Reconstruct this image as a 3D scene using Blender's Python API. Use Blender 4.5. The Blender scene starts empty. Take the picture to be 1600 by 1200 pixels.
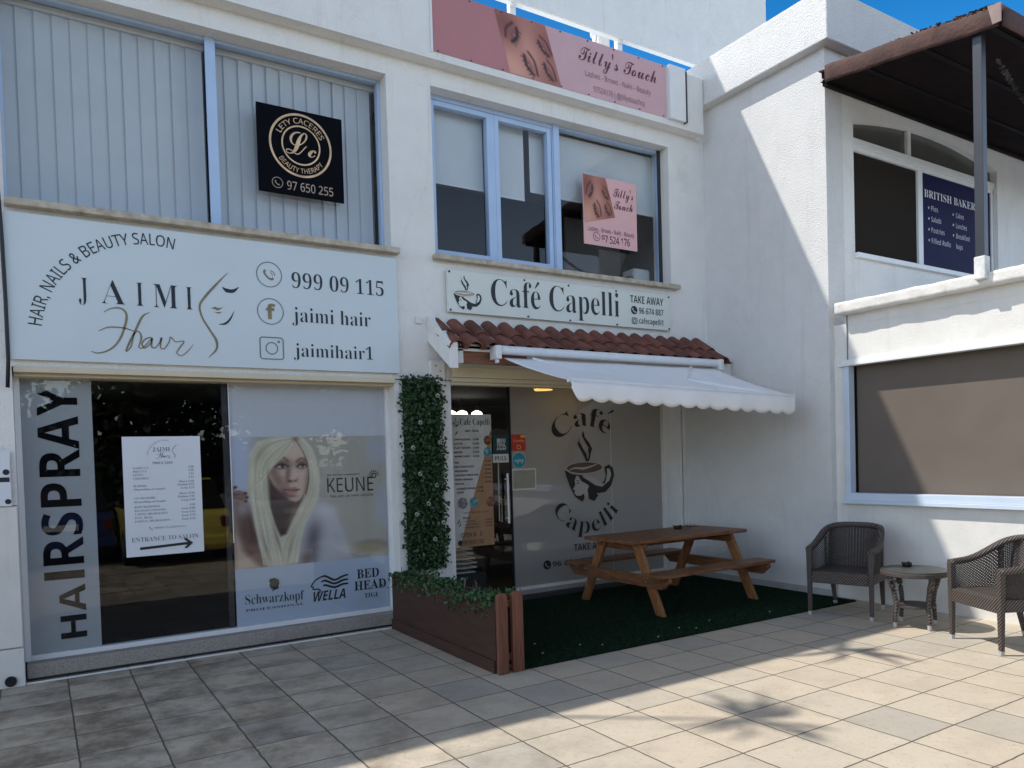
import bpy, bmesh, math, random
import numpy as np
from mathutils import Vector, Matrix
random.seed(7); np.random.seed(7)
SC = bpy.context.scene
C = SC.collection
R = math.radians

# ------------------------------------------------------------------ camera, sky, sun
cam = bpy.data.cameras.new('camera'); cam.sensor_width = 36; cam.lens = 26.666
cam.shift_y = 0.0906; cam.clip_start = 0.05; cam.clip_end = 1500
co = bpy.data.objects.new('camera', cam); C.objects.link(co)
yaw, pit, rol = 0.558347, -0.0247324, 0.0293312
f_ = Vector((math.sin(yaw)*math.cos(pit), math.cos(yaw)*math.cos(pit), math.sin(pit)))
r_ = Vector((math.cos(yaw), -math.sin(yaw), 0)); d_ = f_.cross(r_)
r2 = r_*math.cos(rol)+d_*math.sin(rol); d2 = d_*math.cos(rol)-r_*math.sin(rol)
mw = Matrix(((r2.x, -d2.x, -f_.x, 0), (r2.y, -d2.y, -f_.y, 0), (r2.z, -d2.z, -f_.z, 1.65), (0, 0, 0, 1)))
co.matrix_world = mw
SC.camera = co
SUN = Vector((0.565, -0.4545, -1.0)).normalized()          # direction the sunlight travels
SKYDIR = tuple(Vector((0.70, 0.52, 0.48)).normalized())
EL = math.asin(-SUN.z); AZ = math.atan2(-SUN.x, -SUN.y)
w = bpy.data.worlds.new('World'); SC.world = w; w.use_nodes = True
nt = w.node_tree; bg = nt.nodes['Background']
sky = nt.nodes.new('ShaderNodeTexSky'); sky.sky_type = 'NISHITA'; sky.sun_disc = False
sky.sun_elevation = EL; sky.sun_rotation = AZ; sky.air_density = 1.0; sky.dust_density = 0.9; sky.ozone_density = 2.0
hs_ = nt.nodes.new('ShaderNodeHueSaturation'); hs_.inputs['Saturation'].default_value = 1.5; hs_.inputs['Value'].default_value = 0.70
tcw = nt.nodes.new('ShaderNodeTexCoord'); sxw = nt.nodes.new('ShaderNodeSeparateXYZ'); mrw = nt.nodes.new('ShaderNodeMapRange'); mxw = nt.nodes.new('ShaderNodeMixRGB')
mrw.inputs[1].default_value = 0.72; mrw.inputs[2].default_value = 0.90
nt.links.new(tcw.outputs['Generated'], sxw.inputs[0]); dpw = nt.nodes.new('ShaderNodeVectorMath'); dpw.operation = 'DOT_PRODUCT'; dpw.inputs[1].default_value = SKYDIR     # deep blue kept to the patch in view; paler elsewhere for neutral fill
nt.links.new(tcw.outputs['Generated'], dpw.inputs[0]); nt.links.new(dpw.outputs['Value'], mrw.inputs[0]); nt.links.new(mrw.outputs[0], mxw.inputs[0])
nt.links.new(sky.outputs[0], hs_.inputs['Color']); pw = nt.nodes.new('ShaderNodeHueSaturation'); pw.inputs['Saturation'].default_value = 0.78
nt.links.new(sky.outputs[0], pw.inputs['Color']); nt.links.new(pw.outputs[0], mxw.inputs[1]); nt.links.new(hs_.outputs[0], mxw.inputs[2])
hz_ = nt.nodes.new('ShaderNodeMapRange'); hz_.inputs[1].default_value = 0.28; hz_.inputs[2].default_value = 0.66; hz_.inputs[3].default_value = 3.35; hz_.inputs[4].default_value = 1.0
vm_ = nt.nodes.new('ShaderNodeVectorMath'); vm_.operation = 'SCALE'      # low sky brightened to add fill light on the walls
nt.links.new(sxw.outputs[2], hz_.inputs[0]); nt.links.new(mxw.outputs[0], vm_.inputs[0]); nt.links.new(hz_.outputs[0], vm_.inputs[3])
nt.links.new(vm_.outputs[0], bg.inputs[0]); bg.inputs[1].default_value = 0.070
sl = bpy.data.lights.new('sun', 'SUN'); sl.energy = 2.8; sl.angle = R(0.53); sl.color = (1.0, 0.945, 0.86)
so = bpy.data.objects.new('sun', sl); C.objects.link(so)
so.rotation_euler = SUN.to_track_quat('-Z', 'Y').to_euler(); so.location = (-20, 15, 35)
SC.view_settings.view_transform = 'Standard'; SC.view_settings.look = 'None'
SC.view_settings.gamma = 1; SC.view_settings.exposure = 0.76
SC.cycles.max_bounces = 10; SC.cycles.transparent_max_bounces = 16; SC.cycles.caustics_reflective = False
SC.cycles.caustics_refractive = False

# ------------------------------------------------------------------ materials
def s2l(c): 
    c = np.asarray(c, float)/255.0
    return np.where(c <= 0.04045, c/12.92, ((c+0.055)/1.055)**2.4)
MATS = {}
def pm(name, col, rough=0.6, var=0.12, scale=6.0, bump=0.0, bscale=40.0, metal=0.0, spec=0.4, stretch=None, dirt=None, detail=6, streak=0.0):
    if name in MATS: return MATS[name]
    m = bpy.data.materials.new(name); m.use_nodes = True; MATS[name] = m
    n = m.node_tree; L = n.links; b = n.nodes['Principled BSDF']
    b.inputs['Roughness'].default_value = rough; b.inputs['Metallic'].default_value = metal
    b.inputs['Specular IOR Level'].default_value = spec
    tc = n.nodes.new('ShaderNodeTexCoord'); src = tc.outputs['Object']
    if stretch:
        mp = n.nodes.new('ShaderNodeMapping'); mp.inputs['Scale'].default_value = stretch
        L.new(src, mp.inputs[0]); src = mp.outputs[0]
    nz = n.nodes.new('ShaderNodeTexNoise'); nz.inputs['Scale'].default_value = scale; nz.inputs['Detail'].default_value = detail
    L.new(src, nz.inputs['Vector'])
    rp = n.nodes.new('ShaderNodeValToRGB')
    a = [max(0, c*(1-var)) for c in col]; z = [min(1, c*(1+var)) for c in col]
    rp.color_ramp.elements[0].position = 0.3; rp.color_ramp.elements[1].position = 0.7
    rp.color_ramp.elements[0].color = (*a, 1); rp.color_ramp.elements[1].color = (*z, 1)
    L.new(nz.outputs['Fac'], rp.inputs[0]); out = rp.outputs[0]
    if dirt:
        n2 = n.nodes.new('ShaderNodeTexNoise'); n2.inputs['Scale'].default_value = dirt[1]; n2.inputs['Detail'].default_value = 8
        n2.inputs['Roughness'].default_value = 0.65
        L.new(tc.outputs['Object'], n2.inputs['Vector'])
        r2_ = n.nodes.new('ShaderNodeValToRGB'); r2_.color_ramp.elements[0].position = dirt[2]; r2_.color_ramp.elements[1].position = dirt[3]
        L.new(n2.outputs['Fac'], r2_.inputs[0])
        mx = n.nodes.new('ShaderNodeMixRGB'); mx.inputs[2].default_value = (*dirt[0], 1)
        L.new(r2_.outputs[0], mx.inputs[0]); L.new(out, mx.inputs[1]); out = mx.outputs[0]
    if streak:
        mp2 = n.nodes.new('ShaderNodeMapping'); mp2.inputs['Scale'].default_value = (5.0, 5.0, 0.28); L.new(tc.outputs['Object'], mp2.inputs[0])
        n4 = n.nodes.new('ShaderNodeTexNoise'); n4.inputs['Scale'].default_value = 1.6; n4.inputs['Detail'].default_value = 7; n4.inputs['Roughness'].default_value = 0.7
        L.new(mp2.outputs[0], n4.inputs['Vector']); r4 = n.nodes.new('ShaderNodeMapRange'); r4.inputs[1].default_value = 0.56; r4.inputs[2].default_value = 0.80; r4.inputs[4].default_value = streak
        L.new(n4.outputs['Fac'], r4.inputs[0]); m4 = n.nodes.new('ShaderNodeMixRGB'); m4.inputs[2].default_value = (0.36, 0.33, 0.28, 1)
        L.new(r4.outputs[0], m4.inputs[0]); L.new(out, m4.inputs[1]); out = m4.outputs[0]
        vc = n.nodes.new('ShaderNodeTexVoronoi'); vc.feature = 'DISTANCE_TO_EDGE'; vc.inputs['Scale'].default_value = 0.55; wp = n.nodes.new('ShaderNodeVectorMath'); wp.operation = 'MULTIPLY_ADD'; wp.inputs[1].default_value = (.5, .5, .5)
        L.new(n4.outputs['Color'], wp.inputs[0]); L.new(tc.outputs['Object'], wp.inputs[2]); L.new(wp.outputs[0], vc.inputs['Vector'])
        lt = n.nodes.new('ShaderNodeMath'); lt.operation = 'LESS_THAN'; lt.inputs[1].default_value = 0.0022; L.new(vc.outputs['Distance'], lt.inputs[0])
        ml = n.nodes.new('ShaderNodeMath'); ml.operation = 'MULTIPLY'; ml.inputs[1].default_value = 0.16; L.new(lt.outputs[0], ml.inputs[0])
        m5 = n.nodes.new('ShaderNodeMixRGB'); m5.inputs[2].default_value = (0.34, 0.32, 0.29, 1); L.new(ml.outputs[0], m5.inputs[0]); L.new(out, m5.inputs[1]); out = m5.outputs[0]
    L.new(out, b.inputs['Base Color'])
    if bump:
        n3 = n.nodes.new('ShaderNodeTexNoise'); n3.inputs['Scale'].default_value = bscale; n3.inputs['Detail'].default_value = 5
        L.new(src, n3.inputs['Vector'])
        bp = n.nodes.new('ShaderNodeBump'); bp.inputs['Strength'].default_value = bump; bp.inputs['Distance'].default_value = 0.02
        L.new(n3.outputs['Fac'], bp.inputs['Height']); L.new(bp.outputs[0], b.inputs['Normal'])
    return m
def glass(name, tint=(0.92, 0.94, 0.94), k=1.75, rough=0.0, film=None):
    m = bpy.data.materials.new(name); m.use_nodes = True; MATS[name] = m
    n = m.node_tree; L = n.links; n.nodes.remove(n.nodes['Principled BSDF']); o = n.nodes['Material Output']
    tr = n.nodes.new('ShaderNodeBsdfTransparent'); tr.inputs[0].default_value = (*tint, 1)
    gl = n.nodes.new('ShaderNodeBsdfGlossy'); gl.inputs['Roughness'].default_value = rough
    fr = n.nodes.new('ShaderNodeFresnel'); fr.inputs[0].default_value = 1.5
    mu = n.nodes.new('ShaderNodeMath'); mu.operation = 'MULTIPLY'; mu.inputs[1].default_value = k; mu.use_clamp = True
    L.new(fr.outputs[0], mu.inputs[0])
    ge = n.nodes.new('ShaderNodeNewGeometry'); io = n.nodes.new('ShaderNodeMapRange'); io.inputs[3].default_value = 1.5; io.inputs[4].default_value = 1/1.5
    L.new(ge.outputs['Backfacing'], io.inputs[0]); L.new(io.outputs[0], fr.inputs[0])
    base = tr.outputs[0]
    if film:
        df = n.nodes.new('ShaderNodeBsdfDiffuse'); df.inputs[0].default_value = (*film[0], 1)
        tl = n.nodes.new('ShaderNodeBsdfTranslucent'); tl.inputs[0].default_value = (*film[0], 1)
        m2 = n.nodes.new('ShaderNodeMixShader'); m2.inputs[0].default_value = 0.25
        L.new(df.outputs[0], m2.inputs[1]); L.new(tl.outputs[0], m2.inputs[2])
        m3 = n.nodes.new('ShaderNodeMixShader'); m3.inputs[0].default_value = film[1]
        L.new(tr.outputs[0], m3.inputs[1]); L.new(m2.outputs[0], m3.inputs[2]); base = m3.outputs[0]
    mx = n.nodes.new('ShaderNodeMixShader')
    L.new(mu.outputs[0], mx.inputs[0]); L.new(base, mx.inputs[1]); L.new(gl.outputs[0], mx.inputs[2])
    L.new(mx.outputs[0], o.inputs[0])
    return m
def emit(name, col, s):
    m = bpy.data.materials.new(name); m.use_nodes = True; n = m.node_tree
    b = n.nodes['Principled BSDF']; b.inputs['Base Color'].default_value = (*col, 1)
    b.inputs['Emission Color'].default_value = (*col, 1); b.inputs['Emission Strength'].default_value = s
    return m
def attr_mat(name, rough=0.4):
    m = bpy.data.materials.new(name); m.use_nodes = True; n = m.node_tree
    a = n.nodes.new('ShaderNodeAttribute'); a.attribute_name = 'Col'
    n.links.new(a.outputs['Color'], n.nodes['Principled BSDF'].inputs['Base Color'])
    n.nodes['Principled BSDF'].inputs['Roughness'].default_value = rough
    return m
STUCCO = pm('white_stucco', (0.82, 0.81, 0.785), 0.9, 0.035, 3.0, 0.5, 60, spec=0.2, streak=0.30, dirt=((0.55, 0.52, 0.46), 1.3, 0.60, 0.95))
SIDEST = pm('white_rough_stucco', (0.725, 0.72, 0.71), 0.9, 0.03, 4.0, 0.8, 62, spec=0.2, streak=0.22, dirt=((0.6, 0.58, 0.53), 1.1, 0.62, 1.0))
CREAM = pm('cream_paint', (0.66, 0.59, 0.44), 0.7, 0.04, 4.0, 0.1, 60, spec=0.3)
OFFWH = pm('offwhite_paint', (0.73, 0.715, 0.68), 0.7, 0.05, 5.0, 0.15, 50, spec=0.3, streak=0.22)
SILL = pm('sill_stone', (0.50, 0.44, 0.355), 0.75, 0.22, 14.0, 0.3, 60, dirt=((0.2, 0.16, 0.11), 5, 0.55, 0.75))
TERR = pm('terrazzo', (0.33, 0.30, 0.27), 0.6, 0.30, 120.0, 0.15, 90, dirt=((0.16, 0.14, 0.12), 2.2, 0.5, 0.8))
ALU = pm('sky_tinted_aluminium', (0.58, 0.67, 0.79), 0.35, 0.04, 5.0, spec=0.5)  # pale frame metal with the sky's blue reflection put into the colour
WALU = pm('white_aluminium', (0.78, 0.79, 0.80), 0.4, 0.04, 5.0, spec=0.5)
DKFR = pm('dark_frame', (0.03, 0.03, 0.035), 0.4, 0.1, 5.0)
SIGNW = pm('pale_sign_sheet', (0.63, 0.71, 0.75), 0.45, 0.03, 1.5, spec=0.4)
CAFEW = pm('cafe_sign_sheet', (0.70, 0.74, 0.69), 0.45, 0.03, 1.5, spec=0.4)
INK = pm('dark_ink', (0.018, 0.022, 0.030), 0.5, 0.1, 5.0)
GOLD = pm('gold_ink', (0.23, 0.19, 0.11), 0.45, 0.25, 6.0)
GREY = pm('grey_ink', (0.17, 0.19, 0.20), 0.5, 0.1, 5.0)
PINK1 = pm('deep_pink_print', (0.47, 0.20, 0.21), 0.5, 0.04, 3.0)
PINK2 = pm('pale_pink_print', (0.62, 0.39, 0.42), 0.5, 0.04, 3.0)
PINK3 = pm('bright_pink_print', (0.80, 0.48, 0.48), 0.5, 0.04, 3.0)
MAROON = pm('maroon_ink', (0.13, 0.025, 0.05), 0.5, 0.1, 5.0)
BLACKP = pm('black_panel', (0.003, 0.003, 0.006), 0.6, 0.1, 3.0, spec=0.06)
BRASS = pm('rose_gold', (0.55, 0.36, 0.20), 0.3, 0.35, 7.0, metal=0.7)
NAVY = pm('navy_panel', (0.010, 0.010, 0.060), 0.6, 0.08, 3.0, spec=0.1)
WHITEINK = pm('white_ink', (0.75, 0.76, 0.80), 0.5, 0.04, 5.0)
PAPER = pm('white_paper', (0.74, 0.77, 0.82), 0.5, 0.03, 2.0)
SLAT = pm('blind_fabric', (0.56, 0.585, 0.62), 0.8, 0.04, 3.0)
ROLLER = pm('roller_fabric', (0.74, 0.76, 0.76), 0.8, 0.03, 3.0)
FILMG = pm('frosted_film', (0.40, 0.42, 0.45), 0.5, 0.03, 1.0)
FILMW = pm('white_film', (0.62, 0.63, 0.69), 0.45, 0.02, 1.0)
FILML = pm('logo_film', (0.50, 0.57, 0.70), 0.45, 0.02, 1.0)
INTR = pm('dimmed_interior', (0.045, 0.045, 0.047), 0.8, 0.15, 2.0)  # pale rooms coloured dark to stand in for the low light inside
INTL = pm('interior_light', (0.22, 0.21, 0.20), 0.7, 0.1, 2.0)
TILE_R = pm('terracotta', (0.185, 0.066, 0.045), 0.85, 0.45, 5.0, 0.4, 60, dirt=((0.10, 0.045, 0.035), 4, 0.45, 0.7))
PLANK = pm('bare_plank', (0.23, 0.10, 0.055), 0.7, 0.35, 5.0, 0.3, 30, stretch=(1, 6, 9))
PINE = pm('varnished_pine', (0.195, 0.084, 0.036), 0.42, 0.38, 5.0, 0.15, 30, stretch=(1.0, 14, 14), spec=0.5, dirt=((0.085, 0.034, 0.016), 7, 0.52, 0.70))
PINEX = pm('varnished_pine_cross', (0.195, 0.084, 0.036), 0.42, 0.38, 5.0, 0.15, 30, stretch=(14, 1.0, 6), spec=0.5, dirt=((0.12, 0.045, 0.018), 6, 0.6, 0.72))
BROWNW = pm('dark_stained_wood', (0.058, 0.027, 0.018), 0.6, 0.22, 4.0, 0.2, 30, stretch=(1, 1, 8))
BROWNP = pm('stained_post', (0.17, 0.065, 0.040), 0.55, 0.3, 5.0, 0.2, 30, stretch=(10, 10, 1))
AWN = pm('awning_fabric', (0.86, 0.86, 0.86), 0.8, 0.03, 5.0, 0.08, 200)
LEAF = pm('dark_leaf', (0.024, 0.060, 0.020), 0.45, 0.5, 15.0, spec=0.4)
LEAF2 = pm('planter_leaf', (0.045, 0.10, 0.035), 0.45, 0.5, 15.0, spec=0.4)
SOIL = pm('soil', (0.03, 0.02, 0.015), 0.9, 0.4, 20)
PETAL = pm('white_petal', (0.42, 0.42, 0.36), 0.7, 0.1, 20)
TURF = pm('artificial_turf', (0.012, 0.029, 0.016), 0.95, 0.4, 60.0, 1.0, 300, spec=0.05)
WICK = pm('wicker_weave', (0.065, 0.053, 0.048), 0.55, 0.35, 60.0, 0.5, 150, spec=0.45)
GLASST = pm('table_glass', (0.055, 0.058, 0.05), 0.35, 0.2, 9.0, spec=0.35)
CAPW = pm('white_cap', (0.45, 0.44, 0.42), 0.5, 0.1, 6.0)
BLACK = pm('black_plastic', (0.012, 0.012, 0.014), 0.4, 0.2, 8.0)
POSTM = pm('post_paint', (0.028, 0.032, 0.043), 0.4, 0.1, 5.0, spec=0.5)
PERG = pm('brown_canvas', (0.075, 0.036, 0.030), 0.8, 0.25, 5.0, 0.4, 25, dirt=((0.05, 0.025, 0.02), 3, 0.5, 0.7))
MESHF = pm('screen_fabric', (0.155, 0.130, 0.110), 0.85, 0.05, 3.0, 0.1, 400, spec=0.1)
DGLASS = pm('tinted_panel', (0.02, 0.017, 0.015), 0.25, 0.1, 3.0)
STEEL = pm('steel', (0.5, 0.5, 0.5), 0.3, 0.1, 5.0, metal=0.8)
LEAF3 = pm('tree_leaf', (0.024, 0.036, 0.014), 0.6, 0.5, 2.0)
BARK = pm('bark', (0.12, 0.09, 0.06), 0.9, 0.3, 6, 0.5, 20)
ASPH = pm('asphalt', (0.14, 0.135, 0.13), 0.9, 0.25, 30, 0.3, 100)
GLASS = glass('window_glass', k=1.45)
GLASS2 = glass('upper_window_glass', tint=(0.85, 0.88, 0.90), k=0.95)
SKYAL = pm('sky_blue_tinted_aluminium', (0.44, 0.58, 0.80), 0.35, 0.04, 5.0, spec=0.5)  # upper frames: blue sky reflection painted into the metal's base colour
FILMC = glass('cafe_film', film=((0.43, 0.405, 0.375), 0.90))

# ------------------------------------------------------------------ builders
def setp(o, label=None, cat=None, group=None, kind=None):
    if label: o['label'] = label
    if cat: o['category'] = cat
    if group: o['group'] = group
    if kind: o['kind'] = kind
    return o
def thing(name, label, cat, loc=(0, 0, 0), rz=0.0, group=None):
    o = bpy.data.objects.new(name, None); C.objects.link(o); o.empty_display_size = 0.1
    o.location = loc; o.rotation_euler = (0, 0, rz)
    return setp(o, label, cat, group)
class MB:
    def __init__(s): s.bm = bmesh.new(); s.cols = None
    def face(s, pts):
        vs = [s.bm.verts.new(p) for p in pts]
        try: return s.bm.faces.new(vs)
        except ValueError: return None
    def box(s, x0, x1, y0, y1, z0, z1, M=None):
        P = [Vector((x, y, z)) for z in (z0, z1) for y in (y0, y1) for x in (x0, x1)]
        if M: P = [M @ p for p in P]
        v = [s.bm.verts.new(p) for p in P]
        for i in ((0, 2, 3, 1), (4, 5, 7, 6), (0, 1, 5, 4), (2, 6, 7, 3), (0, 4, 6, 2), (1, 3, 7, 5)): s.bm.faces.new([v[j] for j in i])
        return s
    def prism(s, poly, fn, a, b):
        n = len(poly); A = [s.bm.verts.new(fn(p, a)) for p in poly]; B = [s.bm.verts.new(fn(p, b)) for p in poly]
        s.bm.faces.new(A[::-1]); s.bm.faces.new(B)
        for i in range(n): s.bm.faces.new([A[i], A[(i+1) % n], B[(i+1) % n], B[i]])
        return s
    def tube(s, path, r, seg=8, closed=False, flat=1.0, caps=True):
        path = [Vector(p) for p in path]; n = len(path); rings = []
        for i, p in enumerate(path):
            a = path[(i-1) % n] if (closed or i > 0) else p; b = path[(i+1) % n] if (closed or i < n-1) else p
            t = (b-a).normalized(); up = Vector((0, 0, 1)) if abs(t.z) < 0.95 else Vector((0, 1, 0))
            u = t.cross(up).normalized(); v = u.cross(t).normalized()
            rr = r[i] if isinstance(r, (list, tuple)) else r
            rings.append([s.bm.verts.new(p+u*rr*math.cos(2*math.pi*k/seg)+v*rr*flat*math.sin(2*math.pi*k/seg)) for k in range(seg)])
        for i in range(n if closed else n-1):
            A, B = rings[i], rings[(i+1) % n]
            for k in range(seg): s.bm.faces.new([A[k], A[(k+1) % seg], B[(k+1) % seg], B[k]])
        if caps and not closed:
            s.bm.faces.new(rings[0][::-1]); s.bm.faces.new(rings[-1])
        return s
    def lathe(s, prof, c=(0, 0, 0), seg=24, sx=1, sy=1):
        rings = []
        for r, z in prof:
            rings.append([s.bm.verts.new((c[0]+r*sx*math.cos(2*math.pi*k/seg), c[1]+r*sy*math.sin(2*math.pi*k/seg), c[2]+z)) for k in range(seg)])
        for A, B in zip(rings, rings[1:]):
            for k in range(seg): s.bm.faces.new([A[k], A[(k+1) % seg], B[(k+1) % seg], B[k]])
        s.bm.faces.new(rings[0][::-1]); s.bm.faces.new(rings[-1])
        return s
    def grid(s, fn, nu, nv):
        V = [[s.bm.verts.new(fn(i/nu, j/nv)) for i in range(nu+1)] for j in range(nv+1)]
        for j in range(nv):
            for i in range(nu): s.bm.faces.new([V[j][i], V[j][i+1], V[j+1][i+1], V[j+1][i]])
        return s
    # flat shapes on a plane facing -y
    def poly(s, pts, y): s.face([(p[0], y, p[1]) for p in pts]); return s
    def disc(s, cx, cz, rx, y, rz=None, seg=40, a0=0, a1=2*math.pi):
        rz = rz or rx; s.face([(cx+rx*math.cos(a0+(a1-a0)*k/seg), y, cz+rz*math.sin(a0+(a1-a0)*k/seg)) for k in range(seg)]); return s
    def ring(s, cx, cz, r, wd, y, rz=None, seg=48, a0=0, a1=2*math.pi):
        rz = rz or r
        def P(k, d):
            a = a0+(a1-a0)*k/seg; return (cx+(r+d)*math.cos(a), y, cz+(rz+d)*math.sin(a))
        for k in range(seg): s.face([P(k, wd/2), P(k+1, wd/2), P(k+1, -wd/2), P(k, -wd/2)][::-1])
        return s
    def stroke(s, pts, wid, y, n=6, taper=True):
        """smooth ribbon through points; wid = list or number"""
        P = catmull(pts, n); m = len(P)
        W = np.interp(np.linspace(0, 1, m), np.linspace(0, 1, len(wid)), wid) if isinstance(wid, (list, tuple)) else [wid]*m
        prev = None
        for i in range(m):
            a = P[max(0, i-1)]; b = P[min(m-1, i+1)]; t = Vector((b[0]-a[0], b[1]-a[1]))
            t = t.normalized() if t.length > 0 else Vector((1, 0)); nn = Vector((-t.y, t.x))*W[i]/2
            q = ((P[i][0]+nn.x, y, P[i][1]+nn.y), (P[i][0]-nn.x, y, P[i][1]-nn.y))
            if prev: s.face([prev[0], prev[1], q[1], q[0]])
            prev = q
        return s
    def rframe(s, x0, x1, z0, z1, wd, r, y):
        def rr(d):
            out = []
            for cx, cz, a in ((x1-r, z1-r, 0), (x0+r, z1-r, 90), (x0+r, z0+r, 180), (x1-r, z0+r, 270)):
                for k in range(7):
                    t = R(a+15*k); out.append((cx+(r-d)*math.cos(t), y, cz+(r-d)*math.sin(t)))
            return out
        A, B = rr(0), rr(wd); n = len(A)
        for i in range(n): s.face([A[i], A[(i+1) % n], B[(i+1) % n], B[i]])
        return s
    def build(s, name, mat, parent=None, smooth=False, bevel=0.0, weld=False, local=False):
        if weld: bmesh.ops.remove_doubles(s.bm, verts=s.bm.verts, dist=1e-4)
        bmesh.ops.recalc_face_normals(s.bm, faces=s.bm.faces) if s.bm.faces and not getattr(s, 'flat', False) else None
        me = bpy.data.meshes.new(name)
        if parent and not local:
            org = Vector(parent.location); pp = parent.parent
            while pp: org += Vector(pp.location); pp = pp.parent
            for v in s.bm.verts: v.co -= org
        s.bm.to_mesh(me); s.bm.free()
        if isinstance(mat, (list, tuple)):
            for m in mat: me.materials.append(m)
        else: me.materials.append(mat)
        if smooth:
            for p in me.polygons: p.use_smooth = True
        o = bpy.data.objects.new(name, me); C.objects.link(o)
        if parent: o.parent = parent
        if bevel:
            b = o.modifiers.new('bevel', 'BEVEL'); b.width = bevel; b.segments = 2; b.limit_method = 'ANGLE'; b.angle_limit = R(40)
        return o
def catmull(pts, n):
    P = [np.array(p, float) for p in pts]
    if len(P) < 3: return [tuple(p) for p in P]
    P = [2*P[0]-P[1]]+P+[2*P[-1]-P[-2]]; out = []
    for i in range(1, len(P)-2):
        for k in range(n):
            t = k/n
            out.append(tuple(0.5*((2*P[i])+(-P[i-1]+P[i+1])*t+(2*P[i-1]-5*P[i]+4*P[i+1]-P[i+2])*t*t+(-P[i-1]+3*P[i]-3*P[i+1]+P[i+2])*t**3)))
    out.append(tuple(P[-2])); return out
# ---- lettering
BASES = {'serif': (0x1D400, 0x1D41A, 0x1D7CE), 'ital': (0x1D434, 0x1D44E, None), 'script': (0x1D4D0, 0x1D4EA, None),
         'sans': (0x1D5A0, 0x1D5BA, 0x1D7E2), 'sansb': (0x1D5D4, 0x1D5EE, 0x1D7EC), 'plain': None}
TC_ = {}
TMP = bpy.data.scenes.new('lettering_workspace')
def glyphs(body, style, off=0.0):
    key = (body, style, off)
    if key in TC_: return TC_[key]
    B = BASES[style]; s = ''
    for ch in body:
        if B and 'A' <= ch <= 'Z': s += chr(B[0]+ord(ch)-65)
        elif B and 'a' <= ch <= 'z': s += 'ℎ' if (style == 'ital' and ch == 'h') else chr(B[1]+ord(ch)-97)
        elif B and B[2] and ch.isdigit(): s += chr(B[2]+ord(ch)-48)
        else: s += ch
    c = bpy.data.curves.new('lettering', 'FONT'); c.body = s; c.size = 1; c.offset = off; c.resolution_u = 4
    o = bpy.data.objects.new('lettering', c); TMP.collection.objects.link(o); TMP.view_layers[0].update()
    me = bpy.data.meshes.new_from_object(o.evaluated_get(TMP.view_layers[0].depsgraph))
    V = np.array([v.co[:2] for v in me.vertices]).reshape(-1, 2); F = [tuple(p.vertices) for p in me.polygons]
    bpy.data.objects.remove(o); bpy.data.curves.remove(c); bpy.data.meshes.remove(me)
    TC_[key] = (V, F); return V, F
def cap(style): return glyphs('H', style)[0][:, 1].max()
def text(mb, body, style, x0, x1, zb, zt, y, off=0.0, slope=0.0, shear=0.0):
    if hasattr(mb, 'piece'): mb.piece()
    V, F = glyphs(body, style, off); a, b = V[:, 0].min(), V[:, 0].max(); k = (zt-zb)/cap(style)
    vs = []
    for vx, vy in V:
        x = x0+(vx-a)/(b-a)*(x1-x0); vs.append(mb.bm.verts.new((x+shear*vy*k, y, zb+vy*k+slope*(x-x0))))
    for f in F:
        try: mb.bm.faces.new([vs[i] for i in f])
        except ValueError: pass
def arc(mb, body, style, cx, cz, r, a0, a1, h, y, inner=False, off=0.0, rz=None):
    if hasattr(mb, 'piece'): mb.piece()
    V, F = glyphs(body, style, off); p, q = V[:, 0].min(), V[:, 0].max(); k = h/cap(style); rz = rz or r; vs = []
    for vx, vy in V:
        t = R(a0+(a1-a0)*(vx-p)/(q-p)); d = -vy*k if inner else vy*k
        vs.append(mb.bm.verts.new((cx+(r+d)*math.cos(t), y, cz+(rz+d)*math.sin(t))))
    for f in F:
        try: mb.bm.faces.new([vs[i] for i in f])
        except ValueError: pass
def vtext(mb, body, style, x0, x1, z0, z1, y):
    """reads upwards: letters turned a quarter to the left, spanning z0..z1, cap tops at x0, baseline x1"""
    V, F = glyphs(body, style); a, b = V[:, 0].min(), V[:, 0].max(); k = (x1-x0)/cap(style)
    vs = [mb.bm.verts.new((x1-vy*k, y, z0+(vx-a)/(b-a)*(z1-z0))) for vx, vy in V]
    for f in F:
        try: mb.bm.faces.new([vs[i] for i in f])
        except ValueError: pass
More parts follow.
